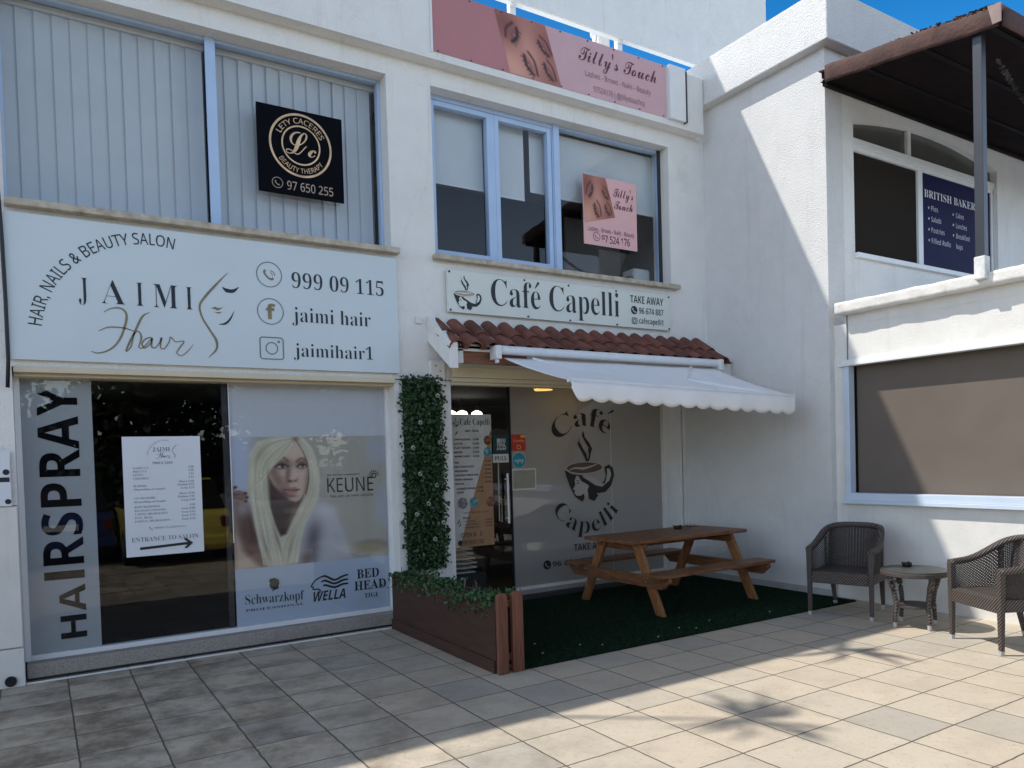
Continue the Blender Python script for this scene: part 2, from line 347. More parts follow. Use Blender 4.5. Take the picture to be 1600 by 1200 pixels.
# ---- printed pictures: a fine grid of coloured vertices
class Print:
    def __init__(s, nx, ny, col):
        s.nx, s.ny = nx, ny; s.u, s.v = np.meshgrid(np.linspace(0, 1, nx), np.linspace(0, 1, ny)); s.a = np.zeros((ny, nx, 3)); s.a[:] = col
    def mask(s, pts, blur):
        P = np.array(pts, float); ins = np.zeros(s.u.shape, bool); d = np.full(s.u.shape, 9.0)
        for (x0, y0), (x1, y1) in zip(P, np.roll(P, -1, 0)):
            c = ((y0 > s.v) != (y1 > s.v)); ins ^= c & (s.u < (x1-x0)*(s.v-y0)/((y1-y0) if y1 != y0 else 1e-9)+x0)
            dx, dy = x1-x0, y1-y0; t = np.clip(((s.u-x0)*dx+(s.v-y0)*dy)/(dx*dx+dy*dy+1e-12), 0, 1)
            d = np.minimum(d, np.hypot(s.u-x0-t*dx, s.v-y0-t*dy))
        sd = np.where(ins, d, -d); t = np.clip(sd/blur*0.5+0.5, 0, 1); return t*t*(3-2*t)
    def fill(s, pts, col, blur=0.012, op=1.0):
        m = (s.mask(pts, blur)*op)[..., None]; s.a = s.a*(1-m)+m*np.array(col, float); return s
    def blob(s, cx, cy, rx, ry, col, op=1.0, ang=0.0, p=1.0):
        c, n = math.cos(ang), math.sin(ang); x = (s.u-cx)*c+(s.v-cy)*n; y = -(s.u-cx)*n+(s.v-cy)*c
        m = (np.exp(-((x/rx)**2+(y/ry)**2)**p)*op)[..., None]; s.a = s.a*(1-m)+m*np.array(col, float); return s
    def line(s, pts, wd, col, op=1.0, n=8):
        P = catmull(pts, n); d = np.full(s.u.shape, 9.0)
        for (x0, y0), (x1, y1) in zip(P, P[1:]):
            dx, dy = x1-x0, y1-y0; t = np.clip(((s.u-x0)*dx+(s.v-y0)*dy)/(dx*dx+dy*dy+1e-12), 0, 1)
            d = np.minimum(d, np.hypot(s.u-x0-t*dx, s.v-y0-t*dy))
        m = (np.exp(-(d/wd)**2)*op)[..., None]; s.a = s.a*(1-m)+m*np.array(col, float); return s
    def build(s, name, quad, y, parent, mat, keep=None):
        TL, TR, BR, BL = [np.array(q, float) for q in quad]
        mb = MB(); mb.flat = True
        def fn(u, v):
            p = TL*(1-u)*(1-v)+TR*u*(1-v)+BR*u*v+BL*(1-u)*v; return (p[0], y, p[1])
        V = [[mb.bm.verts.new(fn(i/(s.nx-1), j/(s.ny-1))) for i in range(s.nx)] for j in range(s.ny)]
        for j in range(s.ny-1):
            for i in range(s.nx-1): mb.bm.faces.new([V[j+1][i], V[j+1][i+1], V[j][i+1], V[j][i]])
        o = mb.build(name, mat, parent)
        ca = o.data.color_attributes.new('Col', 'FLOAT_COLOR', 'POINT')
        rgb = s2l(np.clip(s.a, 0, 255)).reshape(-1, 3); rgba = np.ones((len(rgb), 4), np.float32); rgba[:, :3] = rgb
        ca.data.foreach_set('color', rgba.ravel()); return o
PRINT = attr_mat('printed_photo', 0.4)
def leafy(mb, pts, size, nrm=None, jit=1.0, asp=0.55):
    for p in pts:
        p = Vector(p); d = Vector((random.gauss(0, 1), random.gauss(0, 1), random.gauss(0, 1)))
        if nrm: d = Vector(nrm)*1.2+d*jit
        d.normalize(); t = d.cross(Vector((random.gauss(0, 1), random.gauss(0, 1), random.gauss(0, 1)))).normalized(); b = d.cross(t)
        L_ = size*random.uniform(0.65, 1.3); W_ = L_*asp; k = d*L_*0.12
        a, c, e, g = p-t*L_/2, p+b*W_/2-k, p+t*L_/2, p-b*W_/2-k
        mb.face([a, p-t*L_*0.1-k*0.2+b*W_*0.5, p+t*L_*0.25+b*W_*0.36, e]); mb.face([a, e, p+t*L_*0.25-b*W_*0.36, p-t*L_*0.1-k*0.2-b*W_*0.5])

# ------------------------------------------------------------------ ground
def paving_mat():
    m = bpy.data.materials.new('paving'); m.use_nodes = True; n = m.node_tree; L = n.links; b = n.nodes['Principled BSDF']
    b.inputs['Roughness'].default_value = 0.75; b.inputs['Specular IOR Level'].default_value = 0.35
    tc = n.nodes.new('ShaderNodeTexCoord'); sx = n.nodes.new('ShaderNodeSeparateXYZ'); L.new(tc.outputs['Object'], sx.inputs[0])
    def M(op, a, c=None, clamp=False):
        q = n.nodes.new('ShaderNodeMath'); q.operation = op; q.use_clamp = clamp
        for i, v in enumerate((a, c)):
            if v is None: continue
            if isinstance(v, (int, float)): q.inputs[i].default_value = v
            else: L.new(v, q.inputs[i])
        return q.outputs[0]
    wob = n.nodes.new('ShaderNodeTexNoise'); wob.inputs['Scale'].default_value = 9; L.new(tc.outputs['Object'], wob.inputs['Vector'])
    wv = M('MULTIPLY', M('SUBTRACT', wob.outputs['Fac'], 0.5), 0.012)
    gx = M('DIVIDE', M('SUBTRACT', M('ADD', sx.outputs[0], wv), 2.333-0.4385*40), 0.4385)
    gy = M('DIVIDE', M('SUBTRACT', M('ADD', sx.outputs[1], wv), 3.704-0.4335*40), 0.4335)
    fx, fy = M('FRACT', gx), M('FRACT', gy); ix, iy = M('FLOOR', gx), M('FLOOR', gy)
    ex = M('MINIMUM', fx, M('SUBTRACT', 1.0, fx)); ey = M('MINIMUM', fy, M('SUBTRACT', 1.0, fy))
    jx = M('DIVIDE', ex, 0.0165, True); jy = M('DIVIDE', ey, 0.0150, True); jn = M('MINIMUM', jx, jy)
    jm = M('SUBTRACT', 1.0, M('POWER', jn, 2.0))
    cid = n.nodes.new('ShaderNodeCombineXYZ'); L.new(ix, cid.inputs[0]); L.new(iy, cid.inputs[1])
    wn = n.nodes.new('ShaderNodeTexWhiteNoise'); wn.noise_dimensions = '2D'; L.new(cid.outputs[0], wn.inputs['Vector'])
    tr = n.nodes.new('ShaderNodeValToRGB'); e = tr.color_ramp.elements
    e[0].position = 0.0; e[0].color = (0.41, 0.38, 0.325, 1); e[1].position = 1.0; e[1].color = (0.53, 0.455, 0.355, 1)
    for p, c in ((0.10, (0.44, 0.40, 0.335, 1)), (0.2, (0.49, 0.435, 0.35, 1)), (0.55, (0.54, 0.46, 0.355, 1)), (0.8, (0.51, 0.455, 0.365, 1))):
        q = e.new(p); q.color = c
    L.new(wn.outputs['Value'], tr.inputs[0])
    def noise(sc, lo, hi, det=8, rg=0.6):
        q = n.nodes.new('ShaderNodeTexNoise'); q.inputs['Scale'].default_value = sc; q.inputs['Detail'].default_value = det; q.inputs['Roughness'].default_value = rg
        ad = n.nodes.new('ShaderNodeVectorMath'); ad.operation = 'MULTIPLY_ADD'; ad.inputs[1].default_value = (1, 1, 1)
        sc2 = n.nodes.new('ShaderNodeVectorMath'); sc2.operation = 'SCALE'; sc2.inputs[3].default_value = 0.37; L.new(cid.outputs[0], sc2.inputs[0])
        L.new(tc.outputs['Object'], ad.inputs[0]); L.new(sc2.outputs[0], ad.inputs[2])
        L.new(ad.outputs[0], q.inputs['Vector'])
        r = n.nodes.new('ShaderNodeMapRange'); r.inputs[1].default_value = lo; r.inputs[2].default_value = hi; L.new(q.outputs['Fac'], r.inputs[0]); return r.outputs[0]
    def mix(fac, a, c, mode='MIX'):
        q = n.nodes.new('ShaderNodeMixRGB'); q.blend_type = mode
        if isinstance(fac, (int, float)): q.inputs[0].default_value = fac
        else: L.new(fac, q.inputs[0])
        for i, v in ((1, a), (2, c)):
            if isinstance(v, tuple): q.inputs[i].default_value = (*v, 1)
            else: L.new(v, q.inputs[i])
        return q.outputs[0]
    c = mix(M('MULTIPLY', noise(3.5, 0.45, 0.75), 0.35), tr.outputs[0], (0.30, 0.25, 0.20))
    c = mix(M('MULTIPLY', noise(22, 0.55, 0.72, 4), 0.35), c, (0.27, 0.23, 0.18))
    c = mix(M('MULTIPLY', noise(1.9, 0.55, 0.75), 0.4), c, (0.58, 0.52, 0.42))
    # old grime, heavier near the left shop front
    pos = M('MULTIPLY', M('SUBTRACT', 3.0, sx.outputs[0]), 0.5, True)
    grime = M('MULTIPLY', noise(2.3, 0.42, 0.62, 10, 0.7), M('ADD', M('MULTIPLY', pos, 0.72), 0.05))
    c = mix(grime, c, (0.120, 0.088, 0.058))
    vo = n.nodes.new('ShaderNodeTexVoronoi'); vo.inputs['Scale'].default_value = 2.6; vo.inputs['Randomness'].default_value = 1.0; L.new(tc.outputs['Object'], vo.inputs['Vector'])
    gum = M('MULTIPLY', M('LESS_THAN', M('ADD', vo.outputs['Distance'], M('MULTIPLY', wob.outputs['Fac'], 0.02)), 0.052), 0.6)
    c = mix(gum, c, (0.07, 0.06, 0.055))
    c = mix(M('MULTIPLY', noise(60, 0.60, 0.70, 3), 0.5), c, (0.22, 0.18, 0.13))
    c = mix(jm, c, (0.075, 0.063, 0.050))
    L.new(c, b.inputs['Base Color'])
    bp = n.nodes.new('ShaderNodeBump'); bp.inputs['Strength'].default_value = 0.6; bp.inputs['Distance'].default_value = 0.006
    fine = noise(45, 0.2, 0.8, 6)
    tl_ = M('MULTIPLY', M('ADD', M('MULTIPLY', M('SUBTRACT', fx, 0.5), M('SUBTRACT', wn.outputs['Value'], 0.5)), M('MULTIPLY', M('SUBTRACT', fy, 0.5), M('SUBTRACT', M('FRACT', M('MULTIPLY', wn.outputs['Value'], 7.31)), 0.5))), 1.6)
    h = M('ADD', M('ADD', M('MULTIPLY', jn, 1.0), M('MULTIPLY', fine, 0.22)), tl_); L.new(h, bp.inputs['Height']); L.new(bp.outputs[0], b.inputs['Normal'])
    return m
g = MB().box(-400, 400, -400, 400, -0.3, -0.02).build('ground', ASPH); setp(g, kind='structure')
g = MB().box(-9, 16, -0.2, 7.6, -0.2, 0.0).build('paving', paving_mat()); setp(g, kind='structure')

# ------------------------------------------------------------------ main shop building
bld = thing('shop_building', 'white rendered two storey shop building with salon and cafe fronts', 'building', (3.2, 9.5, 0))
m = MB()
F0, F1 = 7.0, 7.3
m.box(-3.2, -0.14, F0, F1, 0, 5.65); m.box(3.03, 3.655, F0, F1, 0, 2.46); m.box(-0.14, 7.42, F0, F1, 2.47, 3.69)
m.box(3.045, 3.53, F0, F1, 3.69, 5.46); m.box(6.80, 7.42, F0, F1, 3.69, 5.46); m.box(-0.14, 7.42, F0, F1, 5.46, 5.65)
m.box(-3.2, -3.0, F1, 14, 0, 5.65); m.box(-3.0, 7.42, 13.8, 14, 0, 5.65)
m.build('wall', STUCCO, bld)
m = MB().box(-3.3, 7.275, 6.85, 7.14, 5.65, 6.34); m.build('parapet', STUCCO, bld)
m = MB().box(-3.0, 7.42, F1, 13.8, 2.56, 2.75); m.box(-3.0, 7.42, 7.14, 13.8, 5.5, 5.645); m.build('floor_slab', OFFWH, bld); m = MB().box(3.41, 7.415, 7.56, 10.99, 2.53, 2.559); m.build('dimmed_ceiling', INTR, bld)  # dark sheet added below the slab, its colour standing in for dimness
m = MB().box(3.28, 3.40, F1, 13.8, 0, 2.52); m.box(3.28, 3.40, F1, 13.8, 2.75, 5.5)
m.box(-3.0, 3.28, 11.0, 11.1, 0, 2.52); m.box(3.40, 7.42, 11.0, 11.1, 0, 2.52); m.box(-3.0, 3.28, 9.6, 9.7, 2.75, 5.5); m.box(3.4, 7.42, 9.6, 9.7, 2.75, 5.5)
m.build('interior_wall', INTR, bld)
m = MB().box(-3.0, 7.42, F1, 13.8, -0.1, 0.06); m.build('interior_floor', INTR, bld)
m = MB().box(-0.135, 3.10, 6.90, 7.18, 3.69, 3.745); m.box(3.49, 6.885, 6.91, 7.16, 3.69, 3.745); m.build('window_sill', SILL, bld, bevel=0.008)
m = MB().box(-0.13, 3.03, 6.97, 7.24, 2.425, 2.47); m.box(-0.13, 3.03, 7.05, 7.26, 2.40, 2.424); m.build('shop_lintel', CREAM, bld, bevel=0.004)
m = MB().box(-0.13, 3.05, 7.07, 7.40, 0.02, 0.135); m.build('shop_step', TERR, bld, bevel=0.008)
m = MB().box(-0.13, 3.03, 7.09, 7.35, 0.0, 0.019); m.build('step_base', DKFR, bld)
m = MB().box(4.64, 7.40, 7.385, 7.60, 0.0, 0.105); m.box(3.66, 4.64, 7.42, 7.60, 0.0, 0.03); m.build('cafe_step', TERR, bld, bevel=0.006)
m = MB().tube([(-3, 6.985, 0.006), (-0.3, 6.985, 0.006), (2.9, 6.985, 0.006)], 0.008, 6); m.build('edge_trim', WALU, bld)
for z in (0.30, 1.40, 2.24):
    pass
m = MB()
for z in (0.295, 1.392): m.box(-1.6, -0.143, 6.998, 6.9995, z, z+0.006)
m.build('panel_joint', GREY, bld)
m = MB().box(-1.6, -0.142, 6.962, 6.9975, 0.0, 0.292); m.box(-1.6, -0.146, 6.970, 6.9975, 0.303, 1.389); m.build('wall_cladding', OFFWH, bld, bevel=0.003)
# salon shop window
def wframe(mb, x0, x1, z0, z1, t, y0, y1):
    mb.box(x0, x0+t, y0, y1, z0, z1); mb.box(x1-t, x1, y0, y1, z0, z1); mb.box(x0+t, x1-t, y0, y1, z0, z0+t); mb.box(x0+t, x1-t, y0, y1, z1-t, z1)
def window(root, fr_mat, frames, panes, y0, y1, yg, name='window', gl=None):
    mb = MB()
    for fr in frames: wframe(mb, *fr, y0, y1)
    wo = mb.build(name+'_frame', fr_mat, root, bevel=0.004)
    mb = MB(); mb.flat = True
    for x0, x1, z0, z1 in panes: mb.poly([(x0, z0), (x1, z0), (x1, z1), (x0, z1)], yg)
    mb.build(name+'_pane', gl or GLASS, wo); return wo
wo = window(bld, WALU, [(-0.14, 3.04, 0.137, 2.455, 0.042)], [(-0.10, 3.0, 0.178, 2.415)], 7.17, 7.25, 7.20, 'shop_window')
m = MB().box(1.43, 1.475, 7.205, 7.24, 0.18, 2.41); m.box(1.476, 1.486, 7.204, 7.23, 0.85, 2.41); m.build('mullion', DKFR, wo)
m = MB().box(1.4865, 1.494, 7.195, 7.203, 0.95, 2.40); m.build('handle_rail', WALU, wo)
# upper salon window
wo = window(bld, SKYAL, [(-0.15, 1.435, 3.746, 5.46, 0.03), (1.435, 3.045, 3.746, 5.46, 0.03)], [(-0.12, 1.405, 3.776, 5.43), (1.465, 3.015, 3.776, 5.43)], 7.16, 7.24, 7.20, 'upper_window')
m = MB().box(1.392, 1.478, 7.145, 7.159, 3.746, 5.46); m.build('mullion', SKYAL, wo)
# upper cafe window
wo = window(bld, SKYAL, [(3.53, 5.185, 3.746, 5.46, 0.05), (3.582, 4.325, 3.80, 5.405, 0.055), (4.37, 5.125, 3.80, 5.405, 0.055), (5.185, 6.80, 3.746, 5.46, 0.03)],
            [(3.63, 4.27, 3.85, 5.35), (4.42, 5.07, 3.85, 5.35), (5.21, 6.77, 3.776, 5.43)], 7.15, 7.23, 7.20, 'upper_window', GLASS2)
m = MB().box(4.326, 4.369, 7.155, 7.225, 3.80, 5.405); m.box(5.15, 5.23, 7.135, 7.149, 3.746, 5.46); m.build('mullion', SKYAL, wo)
m = MB().box(6.745, 6.80, 7.142, 7.149, 3.746, 5.46); m.build('edge_bead', DKFR, wo)
# cafe front: door and fixed pane
m = MB(); m.box(3.66, 3.70, 7.42, 7.50, 0.03, 2.47); m.box(6.985, 7.035, 7.40, 7.50, 0.105, 2.47); m.box(7.035, 7.30, 7.43, 7.50, 0.105, 2.47); m.box(7.30, 7.335, 7.42, 7.50, 0.105, 2.47)
m.box(7.36, 7.42, 7.43, 7.50, 0.0, 2.47)
m.box(4.655, 6.985, 7.42, 7.50, 0.105, 0.14); wf = m.build('cafe_frame', OFFWH, bld, bevel=0.004)
m = MB().box(7.335, 7.36, 7.46, 7.50, 0.0, 2.47); m.build('dark_gap', DKFR, wf)
m = MB(); m.box(4.638, 4.650, 7.44, 7.49, 0.03, 2.47); m.build('door_edge', DKFR, wf)
m = MB(); m.flat = True; m.poly([(4.655, 0.14), (6.985, 0.14), (6.985, 2.47), (4.655, 2.47)], 7.455); m.build('frosted_pane', FILMC, wf)
m = MB(); m.box(6.13, 6.14, 7.448, 7.454, 0.14, 2.47); m.build('film_seam', pm('seam', (0.5, 0.49, 0.46)), wf)
dr = MB(); dr.flat = True; dr.poly([(3.705, 0.04), (4.63, 0.04), (4.63, 2.46), (3.705, 2.46)], 7.455); do = dr.build('glass_door', GLASS, wf)
m = MB(); m.tube([(4.565, 7.40, 0.90), (4.562, 7.40, 1.475)], 0.013, 10); m.box(4.555, 4.573, 7.40, 7.454, 1.40, 1.42); m.box(4.555, 4.573, 7.40, 7.454, 0.95, 0.97); m.build('door_handle', WALU, do, smooth=False)
m = MB().tube([(4.49, 7.49, 0.93), (4.497, 7.49, 1.60)], 0.010, 8); m.box(3.72, 4.6, 7.46, 7.49, 0.04, 0.09); m.build('inner_handle', STEEL, do)
# wall between lintel and glass, soffit
m = MB().box(3.655, 7.42, 6.93, 7.0, 2.50, 2.66); m.box(3.655, 7.42, 6.955, 7.0, 2.455, 2.499); m.box(3.64, 7.42, 6.97, 7.52, 2.47, 2.4985); m.box(3.66, 7.42, 6.98, 7.02, 2.425, 2.4545); m.build('cafe_lintel', CREAM, bld, bevel=0.004)

# ---- tiled canopy over the cafe front
cn = thing('tiled_canopy', 'small terracotta tiled canopy above the cafe door', 'canopy', (5.4, 6.9, 2.6))
fnx = lambda p, x: (x, p[0], p[1])
m = MB().prism([(7.0, 3.12), (7.0, 2.86), (6.52, 2.535), (6.52, 2.79), (6.56, 2.815)], fnx, 3.405, 3.50); m.build('side_cheek', STUCCO, cn, bevel=0.006)
m = MB().prism([(7.0, 3.06), (7.0, 2.98), (6.60, 2.72), (6.60, 2.79)], fnx, 3.50, 7.415); m.build('roof_board', STUCCO, cn)
m = MB().box(3.50, 7.415, 6.60, 6.66, 2.742, 2.775); m.box(3.50, 3.60, 6.60, 6.66, 2.60, 2.7415); m.box(3.60, 7.415, 6.67, 6.93, 2.60, 2.625); m.box(4.36, 7.415, 6.61, 6.66, 2.60, 2.7415); m.build('fascia', OFFWH, cn, bevel=0.004)
m = MB().box(3.602, 4.358, 6.625, 6.665, 2.602, 2.740); m.build('plank', PLANK, cn)
m = MB()
ys = 0.205; nrow = 24
def tile(xc, ya, za, yb, zb, r0, r1, lift):
    N = 8; A = []; B = []; A2 = []; B2 = []
    for k in range(N+1):
        t = math.pi*k/N
        for arr, (y, z, r) in ((A, (ya, za, r0)), (B, (yb, zb, r1))): arr.append(m.bm.verts.new((xc-r*math.cos(t), y-0.25*r*math.sin(t), z+r*0.85*math.sin(t)+lift)))
        for arr, (y, z, r) in ((A2, (ya, za, r0-0.013)), (B2, (yb, zb, r1-0.013))): arr.append(m.bm.verts.new((xc-r*math.cos(t), y-0.25*r*math.sin(t), z+r*0.85*math.sin(t)+lift)))
    for k in range(N):
        m.bm.faces.new([A[k], A[k+1], B[k+1], B[k]]); m.bm.faces.new([A2[k+1], A2[k], B2[k], B2[k+1]]); m.bm.faces.new([B[k], B[k+1], B2[k+1], B2[k]])
for i in range(nrow):
    xc = 3.50+i*ys+random.uniform(-.006, .006)
    if xc > 7.36: break
    tile(xc, 7.0, 3.045+random.uniform(-.006, .006), 6.74, 2.875, 0.086, 0.096, -.008)
    tile(xc+random.uniform(-.006, .006), 6.80, 2.895, 6.53+random.uniform(-.012, .008), 2.735, 0.085, 0.098, -.008)
for i in range(nrow):   # channel tiles between
    xc = 3.602+i*ys
    if xc > 7.36: break
    for ya, za, yb, zb in ((7.0, 3.09, 6.57, 2.81),):
        P = []
        for y, z in ((ya, za), (yb, zb)): P.append([(xc+0.06*math.cos(math.pi+math.pi*k/6), y, z-0.03+0.045*math.sin(math.pi+math.pi*k/6)) for k in range(7)])
        for k in range(6): m.face([P[0][k], P[0][k+1], P[1][k+1], P[1][k]])
m.build('roof_tile', TILE_R, cn, smooth=False)
# small box bracket on the pier beneath the cheek
bx = thing('junction_box', 'small white box under the tiled canopy cheek', 'junction box', (3.45, 6.97, 2.55))
m = MB().box(3.40, 3.56, 6.93, 6.999, 2.42, 2.66); m.build('casing', OFFWH, bx, bevel=0.006)
m = MB()
for x, z in ((3.45, 2.6), (3.50, 2.55), (3.47, 2.5)): m.box(x, x+0.012, 6.926, 6.9295, z, z+0.012)
m.build('screw', DKFR, bx)

wbx = thing('wall_box', 'tiny white cover box on the wall left of the terracotta tiles', 'cover box', (3.32, 6.99, 3.03))
MB().box(3.275, 3.345, 6.975, 6.999, 3.03, 3.10).build('cover', OFFWH, wbx, bevel=.005)
# ---- awning
aw = thing('retractable_awning', 'white folding awning with scalloped valance under the tiles', 'awning', (5.5, 6.5, 2.7))
m = MB().tube([(3.97, 6.52, 2.735), (7.08, 6.52, 2.728)], 0.047, 20); m.build('roller_tube', WALU, aw, smooth=False)
for x in (3.93, 7.09):
    m = MB().box(x-0.03, x+0.03, 6.46, 6.60, 2.64, 2.775); m.tube([(x-0.035, 6.50, 2.70), (x+0.035, 6.50, 2.70)], 0.036, 14); m.box(x-0.02, x+0.01, 6.48, 6.52, 2.60, 2.64); m.build('end_bracket', WALU, aw, bevel=0.006)
AWN_S = pm('awning_seam', (0.70, 0.71, 0.72), .8)
L0, L1 = (3.99, 5.40, 2.325), (7.02, 5.40, 2.232)
def fab(u, v):
    a = Vector((4.0+3.03*u, 6.505, 2.655)); b = Vector((L0[0]+(L1[0]-L0[0])*u, 5.40, L0[2]+(L1[2]-L0[2])*u))
    p = a.lerp(b, v); p.z -= 0.035*math.sin(math.pi*v)*(0.6+0.4*math.sin(math.pi*u)) + 0.005*math.sin(u*37)*v - 0.004*abs(math.sin(u*9.42))**8 + 0.003*math.sin(u*23+v*9)*v; return p
m = MB().grid(fab, 40, 12); o = m.build('fabric', AWN, aw, smooth=True)
md = o.modifiers.new('solid', 'SOLIDIFY'); md.thickness = 0.004
m = MB().tube([Vector(L0)+Vector((-.005, .0, .0)), Vector(L1)+Vector((.01, 0, 0))], 0.024, 12); m.build('front_bar', WALU, aw)
nsc = 14
def val(u, v):
    x = L0[0]+(L1[0]-L0[0])*u; zt = L0[2]+(L1[2]-L0[2])*u-0.012
    h = 0.142+0.034*abs(math.sin(math.pi*nsc*u))**0.8+0.018*u
    e = min(u/0.030, 1.0); h *= 1-(1-e)**2*0.6
    y = 5.375-0.012*math.sin(u*30)*v-0.02*v*math.sin(math.pi*v)
    return (x+(0.01*v if u < .5 else 0), y, zt-h*v)
m = MB().grid(val, 150, 5); o = m.build('valance', AWN, aw, smooth=True)
md = o.modifiers.new('solid', 'SOLIDIFY'); md.thickness = 0.003
m = MB()
for us in (0.333, 0.667): m.grid(lambda u, v: tuple(Vector(fab(us+(u-.5)*.007, v))+Vector((0, 0, .004))), 2, 12)
m.build('seam', AWN_S, aw, smooth=True)
for s, x in ((1, 4.35), (-1, 6.6)):
    m = MB().tube([(x, 6.5, 2.66), (x+s*0.55, 6.0, 2.44), (x+s*0.05, 5.42, 2.27)], 0.018, 8); m.build('folding_arm', WALU, aw)

# ---- blinds behind the upper windows
def vblind(x0, x1, label):
    r = thing('vertical_blind', label, 'blind', ((x0+x1)/2, 7.3, 3.8), 0, 'vertical blinds in the upper salon window')
    mb = MB(); x = x0
    while x < x1:
        a = R(8+random.uniform(-3, 3)); w2 = 0.068
        P = [(x-w2*math.cos(a), 7.32-w2*math.sin(a)), (x+w2*math.cos(a), 7.32+w2*math.sin(a))]
        mb.prism([P[0], P[1], (P[1][0], P[1][1]+0.002), (P[0][0], P[0][1]+0.002)], lambda p, z: (p[0], p[1], z), 3.79, 5.40); x += 0.128
    mb.build('slat', SLAT, r); MB().box(x0-.05, x1+.05, 7.29, 7.35, 5.405, 5.45).build('headrail', WALU, r)
vblind(-0.08, 1.36, 'vertical fabric blind, the wider panel left of the black plaque pane')
vblind(1.52, 3.0, 'vertical fabric blind hanging behind the black plaque')
def rblind(x0, x1, z, lab):
    r = thing('roller_blind', lab, 'blind', ((x0+x1)/2, 7.30, 5.4), 0, 'half lowered roller blinds in the upper cafe window')
    MB().box(x0, x1, 7.30, 7.303, z, 5.43).build('fabric', ROLLER, r); MB().box(x0, x1, 7.295, 7.31, z-0.02, z).build('hem_bar', WALU, r)
rblind(3.60, 4.30, 4.62, 'white roller blind in the leftmost sash of the cafe upper window')
rblind(4.33, 4.84, 4.60, 'white roller blind left of the narrow dark gap')
rblind(4.92, 5.12, 4.715, 'narrow white roller blind strip beside the dark gap')
rblind(5.24, 6.80, 4.70, 'wide white roller blind above the pink square sign')
sc_ = thing('room_screen', 'grey screen board standing behind the upper cafe window', 'screen', (6.0, 7.9, 3.0))
MB().box(5.85, 6.75, 7.9, 7.94, 2.76, 4.72).build('board', INTL, sc_)
pr = thing('desk_machine', 'pale rounded machine on the sill behind the pink sign window', 'machine', (6.75, 7.45, 3.9))
MB().box(6.50, 6.78, 7.34, 7.6, 3.75, 4.02).build('casing', OFFWH, pr, bevel=0.04); MB().box(6.44, 6.50, 7.36, 7.55, 3.75, 3.92).build('side_tray', INTL, pr, bevel=0.01)
# ------------------------------------------------------------------ signs
YS = 6.95
def backing(name, label, cat, x0, x1, z0, z1, y, th, mat, group=None, pname='panel'):
    r = thing(name, label, cat, ((x0+x1)/2, y, z0), 0, group)
    MB().box(x0, x1, y, y+th, z0, z1).build(pname, mat, r); return r
class LMB(MB):
    """flat marks; with split on, every line of text becomes a mesh of its own"""
    def __init__(s, split): MB.__init__(s); s.flat = True; s.split = split; s.done = []
    def piece(s):
        if s.split and len(s.bm.verts): s.done.append(s.bm); s.bm = bmesh.new()
    def build(s, name, mat, parent=None, **k):
        s.done.append(s.bm)
        for b in s.done:
            if not len(b.verts): continue
            m1 = MB(); m1.bm.free(); m1.bm = b; m1.flat = True; o = m1.build(name, mat, parent, **k)
        return o
def FL(split=False): return LMB(split)
def handset(mb, cx, cz, r, y):
    """telephone handset glyph"""
    P = [(-.75, .55), (-.45, .85), (-.15, .45), (-.3, .15), (.1, -.35), (.4, -.22), (.8, -.5), (.55, -.82), (.3, -.85), (-.3, -.45), (-.7, .15)]
    mb.poly([(cx+r*p[0], cz+r*p[1]) for p in P], y)
def handset2(mb, cx, cz, r, y):
    pts = [(-.55, .7), (-.75, .35), (-.5, -.15), (-.1, -.55), (.35, -.75), (.7, -.55)]
    mb.stroke([(cx+r*a, cz+r*b) for a, b in pts], [r*.42, r*.34, r*.28, r*.28, r*.34, r*.42], y, 5)
sg = backing('shop_sign', 'wide pale salon fascia sign with script lettering and contact rows', 'sign', -0.15, 3.07, 2.52, 3.645, YS, 0.045, SIGNW)
y = YS-0.003
# circle through the arched strapline
A = np.array([(0.032, 2.827), (0.137, 3.133), (0.301, 3.331), (0.568, 3.495), (0.747, 3.539), (1.009, 3.544)])
q = np.linalg.lstsq(np.c_[2*A, np.ones(len(A))], (A**2).sum(1), rcond=None)[0]; ccx, ccz = q[0], q[1]; cr = math.sqrt(q[2]+ccx**2+ccz**2)
ang = lambda p: math.degrees(math.atan2(p[1]-ccz, p[0]-ccx))
mb = FL(True); arc(mb, 'HAIR, NAILS & BEAUTY SALON', 'sans', ccx, ccz, cr-0.045, ang((0.028, 2.79)), ang((1.05, 3.535)), 0.092, y, off=0.0)
for ch, xa, xb in (('J', .330, .395), ('A', .487, .660), ('I', .742, .797), ('M', .872, 1.058), ('I', 1.122, 1.177)): text(mb, ch, 'serif', xa, xb, 2.993, 3.19, y, off=-0.010 if ch == 'M' else -0.016)
text(mb, '999 09 115', 'serif', 2.031, 2.926, 3.262, 3.402, y, off=-0.014); text(mb, 'jaimi hair', 'serif', 2.024, 2.782, 2.956, 3.09, y, off=-0.014); text(mb, 'jaimihair1', 'serif', 2.027, 2.795, 2.638, 2.76, y, off=-0.014)
mb.build('lettering', INK, sg)
